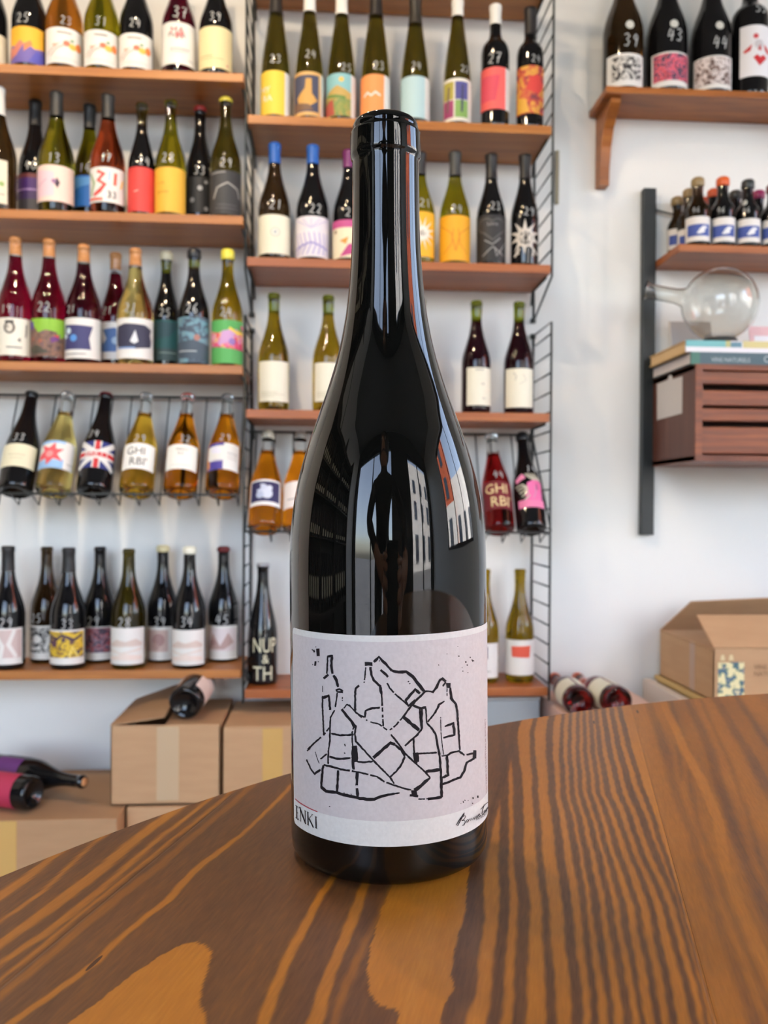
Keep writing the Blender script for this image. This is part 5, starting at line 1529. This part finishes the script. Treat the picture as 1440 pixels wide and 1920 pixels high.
th = .018
zpx = lambda y: P(1310, y, cY0 + .01).z
cb('side_panel', cx0, cx0 + th, cY0 + .003, cY1, cz0, cz1, m=M_WALNUT2)
cb('side_panel', cx1 - th, cx1, cY0 + .003, cY1, cz0, cz1, m=M_WALNUT2)
cb('top_panel', cx0, cx1, cY0 + .003, cY1, cz1 - .014, cz1 + .0005)
cb('bottom_panel', cx0, cx1, cY0 + .003, cY1, cz0 - .0005, cz0 + .014)
cb('back_panel', cx0 + .01, cx1 - .01, cY0 + .09, cY0 + .1, cz0 + .01, cz1 - .01, m=mat('dark_interior', srgb(52, 26, 12), .7))
cb('front_edge', cx0, cx0 + th, cY0, cY0 + .004, cz0, cz1, bev=.0005)
cb('front_edge', cx0 + th, cx1, cY0, cY0 + .004, cz1 - .014, cz1, bev=.0005)
cb('front_edge', cx0 + th, cx1, cY0, cY0 + .004, cz0, cz0 + .014, bev=.0005)
for y0, y1 in ((695, 719), (731, 759.5), (765, 789), (800, 850)):
    cb('drawer_front', cx0 + th + .003, cx1 - th - .003, cY0 + .012, cY0 + .03, zpx(y1), zpx(y0), bev=.002)
# paper note taped to the cabinet's side
c4 = [PX(1180 + x / 4.573, 600 + y / 4.573, cx0 - .0006) for x, y in ((238, 858), (452, 800), (456, 482), (372, 508), (365, 478), (340, 470), (332, 512), (238, 548))]
note = tag(mobj('paper_note', [tuple(p) for p in c4] + [(p.x - .0003, p.y, p.z) for p in c4], [tuple(range(8)), tuple(range(15, 7, -1))] + [(i, (i + 1) % 8, 8 + (i + 1) % 8, 8 + i) for i in range(8)], mat('grey_paper', srgb(206, 200, 196), .6)), 'blank grey paper note stuck on the side of the walnut cabinet', 'note')
fix_normals(note)


def book(x0, x1, y0, y1, z0, z1, cover, spine, pages, label, art):
    r = tag(empty('book', ((x0 + x1) / 2, (y0 + y1) / 2, z0)), label, 'book', 'books on the walnut cabinet')
    def q(nm, *bb, m, bev=.0):
        o = box(nm, *bb, m, r, bevel=bev)
        o.location = -r.location
        return o
    q('pages', x0 + .003, x1 - .003, y0 + .004, y1 - .003, z0 + .003, z1 - .003, m=pages)
    q('cover', x0, x1, y0 + .003, y1, z0, z0 + .003, m=cover)
    q('cover', x0, x1, y0 + .003, y1, z1 - .003, z1, m=cover)
    q('spine', x0, x1, y0, y0 + .003, z0, z1, m=spine)
    for nm, u0, u1, v0, v1, m in art:
        W, Hh = x1 - x0, z1 - z0
        q(nm, x0 + W * u0, x0 + W * u1, y0 - .0004, y0 + .001, z0 + Hh * v0, z0 + Hh * v1, m=m)
    return r


TEAL = mat('teal_cover', srgb(62, 88, 98), .4)
b1x = P(1295, 667, 2.075).x
zb1 = cz1 + .001
bz1 = zb1 + .0315
bk = book(b1x, b1x + .34, 2.075, 2.33, zb1, bz1, mat('dark_cover', srgb(50, 56, 60), .5), TEAL, mat('white_pages', srgb(206, 196, 192), .7), 'thick teal book at the bottom of the pile on the walnut cabinet',
          [('spine_edge', 0, .07, 0, 1, mat('green_cloth', srgb(64, 112, 98), .5))])
for txt, xx, hh in (('VINS NATURELS', .065, .011), ('COLLECTION', .2, .018)):
    V2, F2 = text_vf(txt, 'LEFT')
    sc_ = hh / .75
    W = max(v[0] for v in V2)
    ln = .1 if txt.startswith('V') else .13
    o = mobj('spine_lettering', [(b1x + xx - .012 + v[0] * ln / W, 2.0744, zb1 + .008 + v[1] * sc_) for v in V2], F2, mat('spine_white', srgb(180, 190, 192), .6), bk)
    o.location = -bk.location
b2x = P(1286, 645, 2.08).x
bk = book(b2x, b2x + .32, 2.08, 2.32, bz1 + .0005, bz1 + .030, mat('tan_cover', srgb(204, 168, 110), .5), mat('white_spine', srgb(226, 222, 226), .5), mat('cream_pages', srgb(214, 180, 130), .7), 'thin book with patterned turquoise and yellow spine under the glass flask',
          [('spine_picture', .0, .32, .45, 1, mat('turquoise_print', srgb(112, 176, 178), .5)), ('spine_picture', .32, .36, .45, 1, mat('sand_print', srgb(178, 176, 120), .5)), ('spine_picture', .36, .45, .45, .9, mat('blue_print', srgb(90, 130, 146), .5)),
           ('spine_picture', .46, .74, .42, 1, mat('straw_print', srgb(206, 192, 132), .5)), ('spine_picture', .76, 1, .4, 1, mat('orange_print', srgb(196, 128, 70), .5))])
ztop = bz1 + .030

# round glass flask lying on its side in a ring
fY = 2.14
fR = 71 * fY / FPX
fc = P(1350, 567, fY)
fz = ztop + .010 + fR
ring_r = .036
flask = tag(empty('glass_flask', (fc.x, fY, fz)), 'round clear glass flask with a long neck lying on the books', 'flask')
tip = P(1209, 545, 2.20)
ax = (tip - Vector((fc.x, fY, fz)))
Lf = ax.length
nr = .0195
outer = []
for i in range(0, 19):
    a_ = math.pi - (math.pi - math.asin(nr / fR) * 1.35) * i / 18
    outer.append((fR * math.sin(a_), fR * math.cos(a_)))
outer[0] = (0, -fR)
zj = outer[-1][1]
outer += [(nr * 1.12, zj + .008), (nr, zj + .022), (nr * .97, zj + .05), (nr * 1.0, Lf - .012), (nr * 1.2, Lf - .004), (nr * 1.5, Lf)]
t_ = .0016
inner = [(max(r_ - t_, 0), z_ + (t_ if i == 0 else t_ * .6 if z_ < 0 else 0)) for i, (r_, z_) in enumerate(outer)]
inner[-1] = (outer[-1][0] - .002, Lf + .0002)
fo = rev('bulb', outer + inner[::-1], mat('flask_glass', (.90, .90, .87), .0, trans=1.0, ior=1.45), flask, 48)
fo.rotation_euler = ax.to_track_quat('Z', 'Y').to_euler()
tor = []
ringo = tag(tube('cork_ring', [(fc.x + ring_r * math.cos(2 * math.pi * i / 32), fY + ring_r * math.sin(2 * math.pi * i / 32), ztop + .009) for i in range(32)], .008, mat('black_rubber', srgb(28, 30, 28), .5), None, 10, True), 'black ring holding the round glass flask on the books', 'ring')
flask.location.z = ztop + .009 + math.sqrt((fR + .008) ** 2 - ring_r ** 2)

# cards standing behind the flask
def leaning_card(name, x0, x1, yb, z0, h, m, label, lean=.03, parts=()):
    V = [(x0, yb, z0), (x1, yb, z0), (x1, yb + lean, z0 + h), (x0, yb + lean, z0 + h)]
    V += [(x, y + .002, z) for x, y, z in V]
    o = tag(mobj(name, V, [(0, 1, 2, 3), (7, 6, 5, 4), (0, 4, 5, 1), (1, 5, 6, 2), (2, 6, 7, 3), (3, 7, 4, 0)], m), label, 'card')
    for nm, u0, u1, v0, v1, mm in parts:
        q = lambda u, v: (x0 + (x1 - x0) * u, yb + lean * v - .0006, z0 + h * v)
        mobj(nm, [q(u0, v0), q(u1, v0), q(u1, v1), q(u0, v1)], [(0, 1, 2, 3)], mm, o)
    return o


bz1 = zb1 + .0315
leaning_card('grey_card', P(1269, 620, 2.27).x, P(1349, 620, 2.27).x, 2.305, ztop + .0004, .1, mat('grey_card', srgb(170, 168, 168), .6), 'grey card standing behind the glass flask on the books', .02, [('card_edge', 0, .03, 0, 1, mat('cream_card', srgb(226, 218, 204), .6))])
leaning_card('greeting_card', P(1412, 620, 2.24).x, P(1412, 620, 2.24).x + .075, 2.25, ztop + .0004, .078, mat('pink_card', srgb(232, 188, 190), .6), 'small pink-bordered white card at the right picture edge', .015, [('white_field', .17, .83, .08, .66, mat('white_card', srgb(240, 236, 240), .6))])

# slim plate on the wall beside the ladder
tag(box('wall_plate', P(1041, 330, 2.352).x, P(1048, 330, 2.352).x, 2.35, Y1 - .001, P(1044, 382, 2.352).z, P(1044, 282, 2.352).z, mat('bronze_plate', srgb(150, 138, 112), .4), bevel=.001), 'slim beige metal plate on the wall right of the shelf ladder', 'wall plate')
# ------------------------------------------------------------------ cartons and lying bottles on the floor side
def carton(x0, x1, y0, y1, z0, z1, label, m=M_CARD, tape=None, tm=None, top=True, rz=0, seam=True):
    cx, cy = (x0 + x1) / 2, (y0 + y1) / 2
    r = tag(empty('cardboard_box', (cx, cy, z0 + .0004), (0, 0, R_(rz))), label, 'cardboard box', 'cardboard boxes below the shelves')
    hx, hy, h = (x1 - x0) / 2, (y1 - y0) / 2, z1 - z0
    if top:
        box('body', -hx, hx, -hy, hy, 0, h - .003, m, r, bevel=.0025)
        if seam:
            box('flap', -hx + .001, hx - .001, -hy + .001, -.001, h - .003, h, m, r, bevel=.001)
            box('flap', -hx + .001, hx - .001, .001, hy - .001, h - .003, h, m, r, bevel=.001)
    if tape:
        u0, u1 = tape
        a0, a1 = -hx + 2 * hx * u0, -hx + 2 * hx * u1
        box('tape', a0, a1, -hy - .0008, -hy + .001, h * .05, h - .004, tm or M_TAPE, r)
    return r


zC = .187
yc = 1.965
# lower row
carton(P(-120, 1560, yc).x, P(219, 1560, yc).x, yc, yc + .37, 0, zC, 'wide flat cardboard box at the lower left carrying two lying bottles', M_CARD2, tape=(.28, .442), tm=M_TAPE2, seam=False)
carton(P(219, 1560, yc).x + .006, P(560, 1560, 2.035).x, 2.035, 2.34, 0, zC, 'cardboard box under the taped carton, mostly hidden by the table', M_CARD, seam=False)
# upper row: open carton with a raised flap, and its neighbour
yA = 2.042
ax0, ax1 = P(207, 1430, yA).x, P(413, 1430, yA).x
zA0, zA1 = zC + .001, P(310, 1360, yA).z
r = carton(ax0, ax1, yA, yA + .27, zA0, zA1, 'taped cardboard box with a half-raised flap left of the big bottle', M_CARD, tape=(.42, .62), top=False)
hx, hy, h = (ax1 - ax0) / 2, .135, zA1 - zA0
t = .004
for nm, bb in (('wall_panel', (-hx, hx, -hy, -hy + t, 0, h)), ('wall_panel', (-hx, hx, hy - t, hy, 0, h)), ('wall_panel', (-hx, -hx + t, -hy, hy, 0, h)), ('wall_panel', (hx - t, hx, -hy, hy, 0, h)), ('bottom_panel', (-hx, hx, -hy, hy, 0, t))):
    box(nm, *bb, M_CARD, r, bevel=.001)
box('flap', -hx * .02, hx - .002, -hy + .002, hy - .002, h - .002, h + .001, M_CARD2, r, bevel=.001)
V = [(-hx, -hy, h), (-hx, hy, h), (hx * .0, hy, h + .045), (-hx * .02, -hy, h + .018)]
V += [(x, y, z + .003) for x, y, z in V]
fl = mobj('raised_flap', V, [(3, 2, 1, 0), (4, 5, 6, 7), (0, 1, 5, 4), (1, 2, 6, 5), (2, 3, 7, 6), (3, 0, 4, 7)], M_CARD2, r)
fix_normals(fl)
bx0, bx1 = P(419, 1430, yA).x, P(640, 1430, yA).x
carton(bx0, bx1, yA - .005, yA + .27, zC + .001, P(480, 1362, yA).z, 'taped cardboard box touching the left outline of the big bottle', M_CARD, tape=(.33, .5), tm=M_TAPE2)
zBt = P(480, 1362, yA).z


def lying(base, d, R, H, kind, glass, label, lab, art, cap, roll=0, upper=None, fill=.8, group='bottles lying on the boxes'):
    """base: centre of the bottle's foot, d: direction from foot to mouth"""
    d = Vector(d).normalized()
    root = empty('wine_bottle', base)
    root.rotation_euler = (d.to_track_quat('Z', 'Y').to_matrix() @ Matrix.Rotation(R_(roll), 3, 'Z')).to_euler()
    tag(root, label, 'wine bottle', group)
    build_bottle(root, H, R, kind, glass, cap, [(R_(lab[0]), R_(lab[1]), lab[2], lab[3], lab[4], list(art))] if lab else [], None, upper, fill, seg=36)
    return root


rA = .0405
p = P(347, 1327, 2.08)
lying((p.x, 2.07, zA1 + .0035 + rA), (.13, .95, .17), rA, .27, 'burg', 'black', 'black bottle with pale pink label lying on the taped box', (-150, 150, .03, .115, srgb(226, 206, 196)), [('r', .44, .4, .56, .44, GREY)], None)
p = P(64, 1478, 2.02)
lying((p.x, 2.02, zC + .001 + .039), (-.93, .36, .0), .039, .29, 'burg', 'black', 'black bottle with crimson label lying at the lower left', (-170, 170, .035, .125, srgb(186, 50, 84)), [('r', .1, .8, .9, 1, srgb(206, 150, 160))], None, roll=40)
p = P(152, 1477, 2.06)
mouth = Vector((p.x, 2.06, zC + .052))
d = Vector((-.83, .42, .06)).normalized()
foot = mouth + d * .285
lying((foot.x, foot.y, zC + .044), -Vector((d.x, d.y, -.03)), .041, .295, 'burg', 'black', 'black bottle with purple label and bare cork lying behind the crimson one', (-170, 170, .045, .12, srgb(104, 48, 118)), [('r', .1, .1, .9, .16, srgb(80, 36, 96))], ('corkend', None))

# right of the big bottle: pink carton with two rose bottles, white box, open printed carton
zPk = P(1083, 1317, 2.02).z - .0375
px0, px1 = XR + .012, P(1262, 1330, 2.02).x
pk = tag(empty('pink_box', ((px0 + px1) / 2, 2.17, 0)), 'pale pink box carrying the two rosé bottles right of the big bottle', 'box')
M_PINK = mat('pink_cardboard', srgb(226, 190, 176), .6)
o = box('body', px0, px1, 1.99, 2.33, .0005, zPk - .003, M_PINK, pk, bevel=.003)
o.location = -pk.location
o = box('lid', px0 - .002, px1 + .002, 1.988, 2.332, zPk - .03, zPk, M_PINK, pk, bevel=.003)
o.location = -pk.location
for x, lb, dx in ((1088, 'rosé bottle with cream label lying on the pink box, the left one', .05), (1160, 'rosé bottle with cream label lying on the pink box, the right one', -.06)):
    p = P(x, 1322, 2.02)
    lying((p.x, 2.02, zPk + .0375), (dx, 1, 0), .037, .29, 'burg', 'ruby', lb, (-175, 175, .03, .11, srgb(232, 226, 206)), [('r', .46, .4, .54, .45, GREY)], ('wax', srgb(206, 96, 60)), upper='rose', fill=.5, group='rosé bottles on the pink box')
wx0 = P(1276, 1290, 2.1).x
wx0 = P(1218, 1280, 2.28).x
zW = P(1218, 1279, 2.28).z
# printed open carton on a wooden crate lid
yO0, yO1 = 1.975, 2.3
ox0 = P(1338, 1217, yO0).x
ox1 = ox0 + .4
zO1 = P(1338, 1217, yO0).z
zO0 = P(1241, 1266, yO1).z
cr = tag(empty('wooden_crate', ((ox0 + ox1) / 2, 2.13, 0)), 'wooden crate under the open printed carton', 'crate')
for nm, bb, mm in (('body', (ox0 - .004, ox1, 1.96, 2.31, .0005, zO0 - .014), mat('pale_crate', srgb(190, 160, 110), .7)), ('lid', (ox0 - .01, ox1 + .004, 1.955, 2.315, zO0 - .013, zO0 - .0005), mat('pine_lid', srgb(204, 172, 110), .6))):
    o = box(nm, *bb, mm, cr, bevel=.002)
    o.location = -cr.location
wb = tag(empty('white_box', (ox0 - .05, 2.2, 0)), 'white box wedged between the pink box and the printed carton', 'box')
wX0, wX1 = max(wx0, px1 + .004), ox0 - .014
if wX1 - wX0 < .02:
    wX0 = wX1 - .03
o = box('body', wX0, wX1, 2.0, 2.33, .0005, zW, mat('white_carton', srgb(218, 206, 196), .6), wb, bevel=.002)
o.location = -wb.location
o = box('top_groove', wX0 + .004, wX1 - .004, 1.999, 2.331, zW - .012, zW - .008, mat('grey_groove', srgb(150, 142, 134), .7), wb)
o.location = -wb.location
oc = tag(empty('cardboard_box', ((ox0 + ox1) / 2, (yO0 + yO1) / 2, zO0)), 'open cardboard box with flaps up and a printed picture on the right', 'cardboard box', 'cardboard boxes below the shelves')
hx, hy, h = (ox1 - ox0) / 2, (yO1 - yO0) / 2, zO1 - zO0
for bb in ((-hx, hx, -hy, -hy + t, 0, h), (-hx, hx, hy - t, hy, 0, h), (-hx, -hx + t, -hy, hy, 0, h), (hx - t, hx, -hy, hy, 0, h)):
    box('wall_panel', *bb, M_CARD, oc, bevel=.001)
box('bottom_panel', -hx, hx, -hy, hy, 0, t, M_CARD, oc)


def panel(name, pts, m, parent, th=.004):
    pts = [Vector(p) for p in pts]
    n = (pts[1] - pts[0]).cross(pts[2] - pts[0]).normalized() * th
    k = len(pts)
    V = [tuple(p) for p in pts] + [tuple(p + n) for p in pts]
    o = mobj(name, V, [tuple(range(k - 1, -1, -1)), tuple(range(k, 2 * k))] + [(i, (i + 1) % k, k + (i + 1) % k, k + i) for i in range(k)], m, parent)
    fix_normals(o)
    return o


panel('front_flap', [(-hx, -hy, h), (hx, -hy, h), (hx - .01, -hy + .1, h + .066), (-hx + .002, -hy + .1, h + .066)], M_CARD, oc)
panel('back_flap', [(-hx, hy, h), (hx, hy, h), (hx, hy - .06, h + .1), (-hx + .06, hy - .06, h + .085)], M_CARD2, oc)
panel('side_flap', [(-hx, -hy, h), (-hx, hy, h), (-hx + .06, hy - .01, h - .045), (-hx + .06, -hy + .02, h - .045)], M_CARD2, oc)
box('tape', -hx - .0006, -hx + .001, -.06, -.03, .004, h, mat('pale_tape', srgb(180, 150, 128), .3), oc)
# printed panel on the front
fy = -hy - .0007
xs = lambda px: P(px, 1260, yO0).x - oc.location.x
zs = lambda py: P(1370, py, yO0).z - oc.location.z
panel('printed_picture', [(xs(1346), fy, max(zs(1330), .004)), (xs(1395), fy, max(zs(1330), .004)), (xs(1395), fy, zs(1242)), (xs(1346), fy, zs(1242))],
      noise_mat('carton_print', [(.42, srgb(232, 224, 176)), (.5, srgb(226, 216, 164)), (.54, srgb(70, 116, 112)), (.62, srgb(88, 110, 140)), (.7, srgb(220, 210, 170))], nscale=60, detail=2, rough=.6), oc, .0005)
for txt, px, py, hh in (('VINS', 1413, 1255, .011), ('NATURE', 1413, 1268, .011)):
    V2, F2 = text_vf(txt, 'LEFT')
    mobj('carton_print', [(xs(px) + v[0] * hh / .7, fy - .0003, zs(py) + v[1] * hh / .7) for v in V2], F2, mat('brown_print', srgb(130, 96, 70), .7), oc)
for px in (1350, 1366):
    panel('printed_mark', [(xs(px), fy, zs(1238)), (xs(px + 9), fy, zs(1238)), (xs(px + 7), fy, zs(1228)), (xs(px + 2), fy, zs(1228))], mat('cream_print', srgb(222, 206, 160), .7), oc, .0004)
# grey storage box below the lowest middle shelf
gx0, gx1 = P(905, 1330, 2.2).x, XR - .012
gb = tag(empty('grey_box', ((gx0 + gx1) / 2, 2.26, 0)), 'blue-grey storage box below the lowest middle shelf', 'box')
o = box('body', gx0, gx1, 2.2, 2.33, .0005, zC5 - .045, mat('blue_grey', srgb(176, 184, 190), .6), gb, bevel=.003)
o.location = -gb.location
o = box('lid', gx0 - .002, gx1 + .002, 2.198, 2.332, zC5 - .044, zC5 - .036, mat('grey_lid', srgb(196, 200, 204), .6), gb, bevel=.002)
o.location = -gb.location

# ------------------------------------------------------------------ tall rack on the left side wall (mirrored in the big bottle)
M_RACK = mat('dark_rack_wood', srgb(48, 36, 30), .5)
sr = tag(empty('bottle_shelf_unit', (X0 + .16, -.1, 0)), 'dark tall shelf unit against the left side wall, mirrored in the big bottle', 'shelf unit')
for yy in (-1.3, -.5, .3, 1.1):
    box('upright', -.15, .14, yy - .015, yy + .015, .001, 2.6, M_RACK, sr)
box('back_board', -.155, -.14, -1.3, 1.1, .001, 2.6, M_RACK, sr)
for zz in (.1, .55, 1.0, 1.45, 1.9, 2.35):
    box('board', -.14, .135, -1.285, 1.085, zz - .02, zz, M_RACK, sr)
proto = None
for zz in (.55, 1.0, 1.45, 1.9):
    for k in range(17):
        yy = -1.22 + k * .14
        if min(abs(yy - q) for q in (-1.3, -.5, .3, 1.1)) < .062:
            continue
        if proto is None:
            proto = empty('wine_bottle', (0, 0, 0))
            build_bottle(proto, .3, .04, 'burg', 'black', None, [(R_(10), R_(170), .04, .12, CREAM, [])], seg=14)
            q = proto
        else:
            q = proto.copy()
            COL.objects.link(q)
            for ch in proto.children:
                c2 = ch.copy()
                COL.objects.link(c2)
                c2.parent = q
        q.location = (X0 + .2, yy - .1, zz + .0005)
        tag(q, 'dark bottle with pale label in the side-wall shelf unit, mirrored in the big bottle', 'wine bottle', 'bottles in the side-wall shelf unit')

# ------------------------------------------------------------------ ceiling lamps (two give warm glints in the glass, the left one is added to brighten that side)
M_BULB = mat('warm_bulb', (1, .8, .5), .3, emit=(1.0, .76, .50), estr=330.0)
for x, y, zz, d in ((-.38, 1.2, 2.36, 'low in front of the shelves'), (-.33, .95, 2.92, 'high in front of the shelves'), (-1.15, 1.05, 2.45, 'over the left shelves, added to brighten them')):
    r = tag(empty('pendant_lamp', (x, y, zz)), 'black pendant lamp with a warm bulb hanging ' + d, 'lamp', 'pendant lamps')
    rev('shade', [(.012, .14), (.03, .13), (.055, .08), (.06, .02), (.058, .02), (.052, .078), (.028, .125), (.012, .135)], M_STEEL, r, 24)
    rev('bulb', [(0, -.004), (.012, .001), (.019, .018), (.016, .04), (.011, .07), (0, .075)], M_BULB, r, 16)
    tube('cord', [(0, 0, .13), (0, 0, ZH - zz - .001)], .003, M_STEEL, r, 6)

# ------------------------------------------------------------------ the photographer (a dark figure mirrored in the bottle)
phone = tag(empty('smartphone', (.030, -.012, ZC - .05)), 'black smartphone held up by the photographer behind the table', 'phone')
box('body', -.038, .038, -.004, .004, -.09, .065, mat('phone_black', srgb(22, 22, 24), .25), phone, bevel=.003)
box('camera_module', -.036, -.006, .004, .006, .03, .062, mat('phone_lens', srgb(12, 12, 14), .1), phone, bevel=.001)
J = {'pel': (-0.170, -0.740, .90, .135, .105), 'sp1': (-0.170, -0.710, 1.04, .13, .10), 'sp2': (-0.140, -0.600, 1.18, .15, .11), 'sp3': (-.10, -.50, 1.29, .14, .10),
     'nk': (-.10, -.465, 1.37, .05, .052), 'hd0': (-.10, -.43, 1.43, .062, .075), 'hd1': (-.10, -.415, 1.50, .074, .092), 'hd2': (-.10, -.42, 1.57, .06, .075),
     'nose': (-.10, -.325, 1.475, .012, .012), 'earl': (-.178, -.42, 1.48, .014, .01), 'earr': (-.022, -.42, 1.48, .014, .01),
     'shl': (-.27, -.48, 1.27, .062, .062), 'ell': (-.30, -.33, 1.03, .046, .046), 'wrl': (-.085, -.10, .86, .028, .024),
     'shr': (.07, -.48, 1.27, .062, .062), 'elr': (.19, -.33, 1.03, .046, .046), 'wrr': (.145, -.10, .85, .028, .024),
     'hil': (-0.260, -0.740, .86, .092, .095), 'knl': (-0.270, -0.680, .47, .062, .066), 'anl': (-0.280, -0.740, .09, .042, .045), 'tol': (-0.290, -0.600, .035, .042, .032),
     'hir': (-0.080, -0.740, .86, .092, .095), 'knr': (-0.070, -0.680, .47, .062, .066), 'anr': (-0.060, -0.740, .09, .042, .045), 'tor': (-0.050, -0.600, .035, .042, .032)}
E_ = [('pel', 'sp1'), ('sp1', 'sp2'), ('sp2', 'sp3'), ('sp3', 'nk'), ('nk', 'hd0'), ('hd0', 'hd1'), ('hd1', 'hd2'), ('hd1', 'nose'), ('hd1', 'earl'), ('hd1', 'earr'),
      ('sp3', 'shl'), ('shl', 'ell'), ('ell', 'wrl'), ('sp3', 'shr'), ('shr', 'elr'), ('elr', 'wrr'),
      ('pel', 'hil'), ('hil', 'knl'), ('knl', 'anl'), ('anl', 'tol'), ('pel', 'hir'), ('hir', 'knr'), ('knr', 'anr'), ('anr', 'tor')]
for sd, wx, sgn in (('l', -.085, 1), ('r', .145, -1)):
    zq = .858 if sd == 'l' else .848
    edge = -.012 if sd == 'l' else .072            # side of the phone this hand grips
    J['pm' + sd] = (edge - sgn * .030, -.055, zq - .004, .024, .015)
    E_.append(('wr' + sd, 'pm' + sd))
    for k in range(4):
        zf = zq + .022 - .019 * k
        ln = (.9, 1.0, .95, .75)[k]
        J[f'{sd}f{k}a'] = (edge - sgn * .016, -.034, zf, .0095, .0095)
        J[f'{sd}f{k}b'] = (edge - sgn * .0105, .000, zf - .003, .0082, .0082)
        J[f'{sd}f{k}c'] = (edge + sgn * .012 * ln, .0085, zf - .005, .0068, .0068)
        E_ += [('pm' + sd, f'{sd}f{k}a'), (f'{sd}f{k}a', f'{sd}f{k}b'), (f'{sd}f{k}b', f'{sd}f{k}c')]
    J[f'{sd}t0'] = (edge - sgn * .012, -.052, zq + .016, .011, .011)
    J[f'{sd}t1'] = (edge + sgn * .006, -.036, zq + .034, .0095, .0095)
    J[f'{sd}t2'] = (edge + sgn * .022, -.027, zq + .046, .0075, .0075)
    E_ += [('pm' + sd, f'{sd}t0'), (f'{sd}t0', f'{sd}t1'), (f'{sd}t1', f'{sd}t2')]
keys = list(J)
me = bpy.data.meshes.new('tmp_person')
me.from_pydata([J[k][:3] for k in keys], [(keys.index(a_), keys.index(b_)) for a_, b_ in E_], [])
po = bpy.data.objects.new('tmp_person', me)
COL.objects.link(po)
sk = po.modifiers.new('skin', 'SKIN')
for i, k in enumerate(keys):
    me.skin_vertices[0].data[i].radius = J[k][3:5]
    me.skin_vertices[0].data[i].use_root = (k == 'pel')
ss = po.modifiers.new('sub', 'SUBSURF')
ss.levels = ss.render_levels = 2
bpy.context.view_layer.update()
ev = po.evaluated_get(bpy.context.evaluated_depsgraph_get())
bm_ = bpy.data.meshes.new_from_object(ev)
bpy.data.objects.remove(po)
for m_ in (mat('black_clothes', srgb(26, 26, 30), .85), mat('skin', srgb(196, 150, 124), .5), mat('black_shoes', srgb(20, 20, 20), .5)):
    bm_.materials.append(m_)
for pgn in bm_.polygons:
    c_ = pgn.center
    pgn.use_smooth = True
    pgn.material_index = 1 if (c_.z > 1.385 or (c_.y > -.12 and .78 < c_.z < .95)) else (2 if c_.z < .1 else 0)
person = tag(empty('person', (-.10, -.64, 0)), 'person in dark clothes leaning forward and holding up a phone, mirrored in the bottle', 'person')
bo = bpy.data.objects.new('body', bm_)
COL.objects.link(bo)
bo.parent = person
bo.location = (.10, .64, 0)
hair = []
for i in range(9):
    a_ = math.pi / 2 * i / 8
    hair.append((.092 * math.cos(a_), .105 * math.sin(a_)))
hp = [(.070, -.11), (.088, -.07), (.094, -.02)] + hair[:-1] + [(0, .105)]
ho = rev('hair', hp, mat('dark_hair', srgb(34, 26, 22), .6), person, 24)
ho.location = (0, .205, 1.525)
ho.rotation_euler = (R_(14), 0, 0)
for sx in (-.03, .03):
    eo = rev('eye', [(0, -.011), (.008, -.007), (.011, 0), (.008, .007), (0, .011)], mat('eye', srgb(210, 206, 200), .2), person, 10)
    eo.location = (sx, .305, 1.495)
